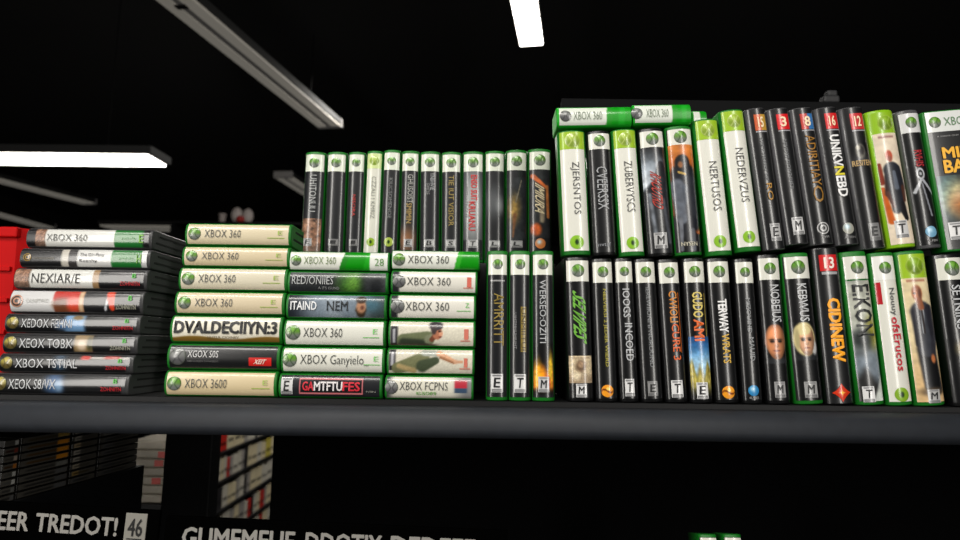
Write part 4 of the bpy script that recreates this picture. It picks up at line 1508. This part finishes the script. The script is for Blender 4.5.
# ------------------------------------------------------------------ far rack seen through the gap under the shelf
RX = -1.25
rack = empty('store_rack', (RX, 3.2, 0))
tag(rack, 'dark store rack across the aisle filled with colourful game cases', 'rack')
rz = [.36, .50, .64, .78, .92, 1.06]
for z in rz:
    box('shelf_board', -.25, .0, -1.0, 1.3, z - .012, z, M_DARK, rack)
box('back_panel', -.27, -.25, -1.0, 1.3, 0, 1.95, M_DARK, rack)
for y in (-1.0, 1.28):
    box('upright', -.25, -.0, y, y + .02, 0, 1.2, M_DARK, rack)
pal = [((.80, .78, .72), 'white'), ((.85, .80, .66), 'cream'), ((.80, .34, .14), 'orange'), ((.74, .14, .10), 'red'), ((.78, .72, .30), 'yellow'), ((.16, .15, .16), 'black'), ((.62, .60, .58), 'grey')]
wts = [6, 5, 2, 1, 1, 2, 3]
for zi, z in enumerate(rz[:-1]):
    y = 2.22
    while y < 4.35:
        wd = random.choice((.035, .05, .07, .09))
        hgt = random.choice((.095, .105, .115))
        if y > 1.0:
            colr, nm = random.choices(pal, wts)[0]
            e = empty('display_case', (RX - .012, y + wd / 2, z + .0004))
            box('shell', -.11, 0, -wd / 2 + .001, wd / 2 - .001, 0, hgt, mat('far_case_' + nm, colr, .5), e, .003)
            v, f = box_data(-.0002, .0008, -wd * .36, wd * .36, hgt * .3, hgt * .45)
            link('title_strip', v, f, ink(tuple(x * .5 for x in colr)), e)
            tag(e, f'out of focus {nm} game case on the rack across the aisle', 'game case', f'blurred {nm} game cases on the far rack')
        y += wd + .002

# ------------------------------------------------------------------ ceiling fixtures
M_HOUSE = mat('fixture_housing', (.13, .13, .13), .7, spec=.2)
M_WIRE = mat('black_wire', (.03, .03, .03), .9, spec=.05)
M_OFF = mat('unlit_diffuser_glow', (.62, .60, .56), .5, emit=.30)  # tubes are off; a faint glow is put in so they show grey
M_RIB = mat('unlit_channel_glow', (.34, .33, .32), .5, emit=.22)  # no lamp: channel and end caps also glow faintly, in place of light falling on them
M_LIT2 = mat('faint_lit_diffuser', (1, .98, .94), .5, emit=1.6)
M_LIT = mat('lit_diffuser', (1, .98, .94), .5, emit=9)
ZCEIL = 3.4


def fixture(p0, p1, z, width, lab, lit, grow=0.0, h=.05, wires=True, glow=None):
    """A linear ceiling light hung from p0 to p1 (x, y); its diffuser faces down."""
    a, b = Vector((p0[0], p0[1], z)), Vector((p1[0], p1[1], z))
    d = (b - a).normalized()
    b = b + d * grow
    Lf = (b - a).length
    e = empty('ceiling_light', a, (0, 0, math.atan2(d.y, d.x)))
    tag(e, lab, 'ceiling light', 'linear ceiling lights')
    w2 = width / 2
    box('housing', 0, Lf, -w2, w2, .006, h, M_HOUSE, e, .006)
    if lit:
        box('diffuser', .02, Lf - .02, -w2 * .88, w2 * .88, -.004, .008, glow or M_LIT, e, .003)
    else:
        box('diffuser', .02, Lf - .02, -w2 * .95, -w2 * .18, -.006, .008, M_OFF, e, .006)
        box('diffuser', .02, Lf - .02, w2 * .18, w2 * .95, -.006, .008, M_OFF, e, .006)
        box('channel', .0, Lf, -w2 * .17, w2 * .17, -.002, .007, M_RIB, e)
        box('end_cap', -.012, .02, -w2, w2, -.008, h, M_RIB, e, .004)
        for q in (1.5,):
            if q < Lf:
                box('clip', q, q + .03, -w2 * .3, w2 * .3, -.012, -.006, M_HOUSE, e)
    if wires:
        for t in (.12, .8):
            box('hanging_wire', Lf * t, Lf * t + .004, -.002, .002, h, ZCEIL - z, M_WIRE, e)
    return e


def zf(px, py, px2, py2, z):
    p, q = at_z(px, py, z), at_z(px2, py2, z)
    return (p.x, p.y), (q.x, q.y)


a, b = zf(330, 127, 178, 2, 2.9)
fixture(a, b, 2.9, .17, 'long unlit grey ceiling light running diagonally above the cream stack', False, .9)
a, b = zf(532, 47, 524, 1, 2.9)
fixture(a, b, 2.9, .125, 'short lit white ceiling light high above the upright trio', True, .9)
zl = 2.38
a, b = zf(161, 161, -60, 158.5, zl)
fixture(a, b, zl, .21, 'bright lit ceiling light hanging crosswise above the dark stack and crate', True, 1.2, h=.05)
a, b = zf(90, 204, 0, 181, 2.9)
fixture(a, b, 2.9, .16, 'unlit grey ceiling light beneath the bright crosswise one', False, 1.0)
a, b = zf(48, 228, 0, 215, 2.9)
fixture(a, b, 2.9, .2, 'farthest unlit grey ceiling light, just over the red crate', False, 1.0)
a, b = zf(190, 229, 106, 228, 2.6)
fixture(a, b, 2.6, .3, 'dim crosswise ceiling light just over the dark stack of cases', False, 0)
a, b = zf(283, 177, 335, 210, 2.9)
fixture(a, b, 2.9, .17, 'unlit grey ceiling light half hidden by the row behind the stacks', False, .2)
a, b = zf(556, 156, 575, 156, 2.9)
fixture(a, b, 2.9, .22, 'small lit ceiling light in the gap before the upper row', True, 0, glow=M_LIT2)

# blurred ornament on a far rack top
yo = 4.9
po = at_y(238, 222, yo)
rk = empty('tall_rack', (po.x, yo, 0))
tag(rk, 'tall black rack standing far behind the cream stack', 'rack')
box('side_panel', -.62, -.60, -.02, .3, 0, po.z - .02, M_DARK, rk)
box('side_panel',   .60, .62, -.02, .3, 0, po.z - .02, M_DARK, rk)
box('top_board', -.62, .62, -.02, .3, po.z - .02, po.z - .0005, M_DARK, rk)
box('back_panel', -.60, .60, .28, .3, 0, po.z - .02, M_DARK, rk)


def blob(name, cx, cy, cz, rx, ry, rz_, m, parent, nu=16, nv=10):
    V, Fc = [], []
    for i in range(nv + 1):
        th = math.pi * i / nv
        for j in range(nu):
            ph = 2 * math.pi * j / nu
            V.append((cx + rx * math.sin(th) * math.cos(ph), cy + ry * math.sin(th) * math.sin(ph), cz + rz_ * math.cos(th)))
    for i in range(nv):
        for j in range(nu):
            Fc.append((i * nu + j, (i + 1) * nu + j, (i + 1) * nu + (j + 1) % nu, i * nu + (j + 1) % nu))
    return link(name, V, Fc, m, parent, smooth=True)


KO = (DIST + yo) / (DIST + 2.6)
orn = empty('bow_ornament', (po.x, yo + .05, po.z))
tag(orn, 'blurred white bow ornament with a red centre on the far rack top', 'ornament')
M_ORN = mat('white_ribbon', (.74, .70, .68), .6)
blob('ribbon_loop', -.034, 0, .075, .055, .05, .076, M_ORN, orn)
blob('ribbon_loop', .07, 0, .070, .052, .05, .072, M_ORN, orn)
blob('ribbon_knot', .016, -.035, .03, .04, .04, .034, mat('red_ribbon', (.66, .16, .14), .6), orn)
cup = empty('paper_cup', (po.x - .17, yo + .05, po.z))
tag(cup, 'small blurred pale cup beside the bow ornament on the far rack', 'cup')
nn = 16
V = [(r * math.cos(2 * math.pi * j / nn), r * math.sin(2 * math.pi * j / nn), z) for r, z in ((.026, .0004), (.036, .085), (.031, .085), (.022, .006)) for j in range(nn)]
Fc = [(r * nn + j, r * nn + (j + 1) % nn, (r + 1) * nn + (j + 1) % nn, (r + 1) * nn + j) for r in range(3) for j in range(nn)] + [tuple(range(nn))[::-1], tuple(range(3 * nn, 4 * nn))]
link('cup_wall', V, Fc, mat('pale_cup', (.62, .58, .56), .6), cup)

# ------------------------------------------------------------------ the room
M_ROOM = mat('black_wall_paint', (.035, .033, .034), .9, noise=.2, scale=3)
M_CEIL = mat('black_ceiling_paint', (.04, .037, .036), .95, noise=.25, scale=2)
M_FLOOR = mat('dark_floor_tile', (.10, .10, .105), .6, noise=.2, scale=4)
X0, X1, Y0, Y1 = -6.5, 6.5, -4.0, 11.0


def struct(name, *a):
    o = box(name, *a)
    o['kind'] = 'structure'
    return o


struct('floor', X0, X1, Y0, Y1, -.1, 0, M_FLOOR)
struct('ceiling', X0, X1, Y0, Y1, ZCEIL, ZCEIL + .1, M_CEIL)
struct('wall_left', X0 - .1, X0, Y0, Y1, 0, ZCEIL, M_ROOM)
struct('wall_right', X1, X1 + .1, Y0, Y1, 0, ZCEIL, M_ROOM)
struct('wall_back', X0, X1, Y1, Y1 + .1, 0, ZCEIL, M_ROOM)
struct('wall_front', X0, X1, Y0 - .1, Y0, 0, ZCEIL, M_ROOM)
# the shelving unit stands on the floor
box('unit_base', -1.4, 1.4, .0, .42, -ZL + .0005, -.02, M_DARK, low)


# ------------------------------------------------------------------ lights
def area(name, loc, target, sx, sy, power, col=(1, .96, .9)):
    l = bpy.data.lights.new(name, 'AREA')
    l.shape = 'RECTANGLE'
    l.size, l.size_y = sx, sy
    l.energy = power
    l.color = col
    o = bpy.data.objects.new(name, l)
    C.objects.link(o)
    o.location = loc
    o.rotation_euler = (Vector(target) - Vector(loc)).to_track_quat('-Z', 'Y').to_euler()
    return o


area('key_light', (-.5, -1.5, 3.1), (0, 0, 1.45), 2.4, .25, 43)
area('added_streak_light', (-1.5, -1.7, 1.9), (0, 0, 1.5), .36, 1.7, 26)  # added out of view to draw bright streaks down the rounded spines
area('added_streak_light', (1.3, -2.1, 1.95), (0, 0, 1.5), .36, 1.7, 26)  # second unseen strip, added for the streaks from the other side
area('added_rack_light', (-.4, 3.2, 2.85), (-1.3, 3.1, .7), .3, 1.6, 34)  # added lamp without a fixture, brightens the far rack
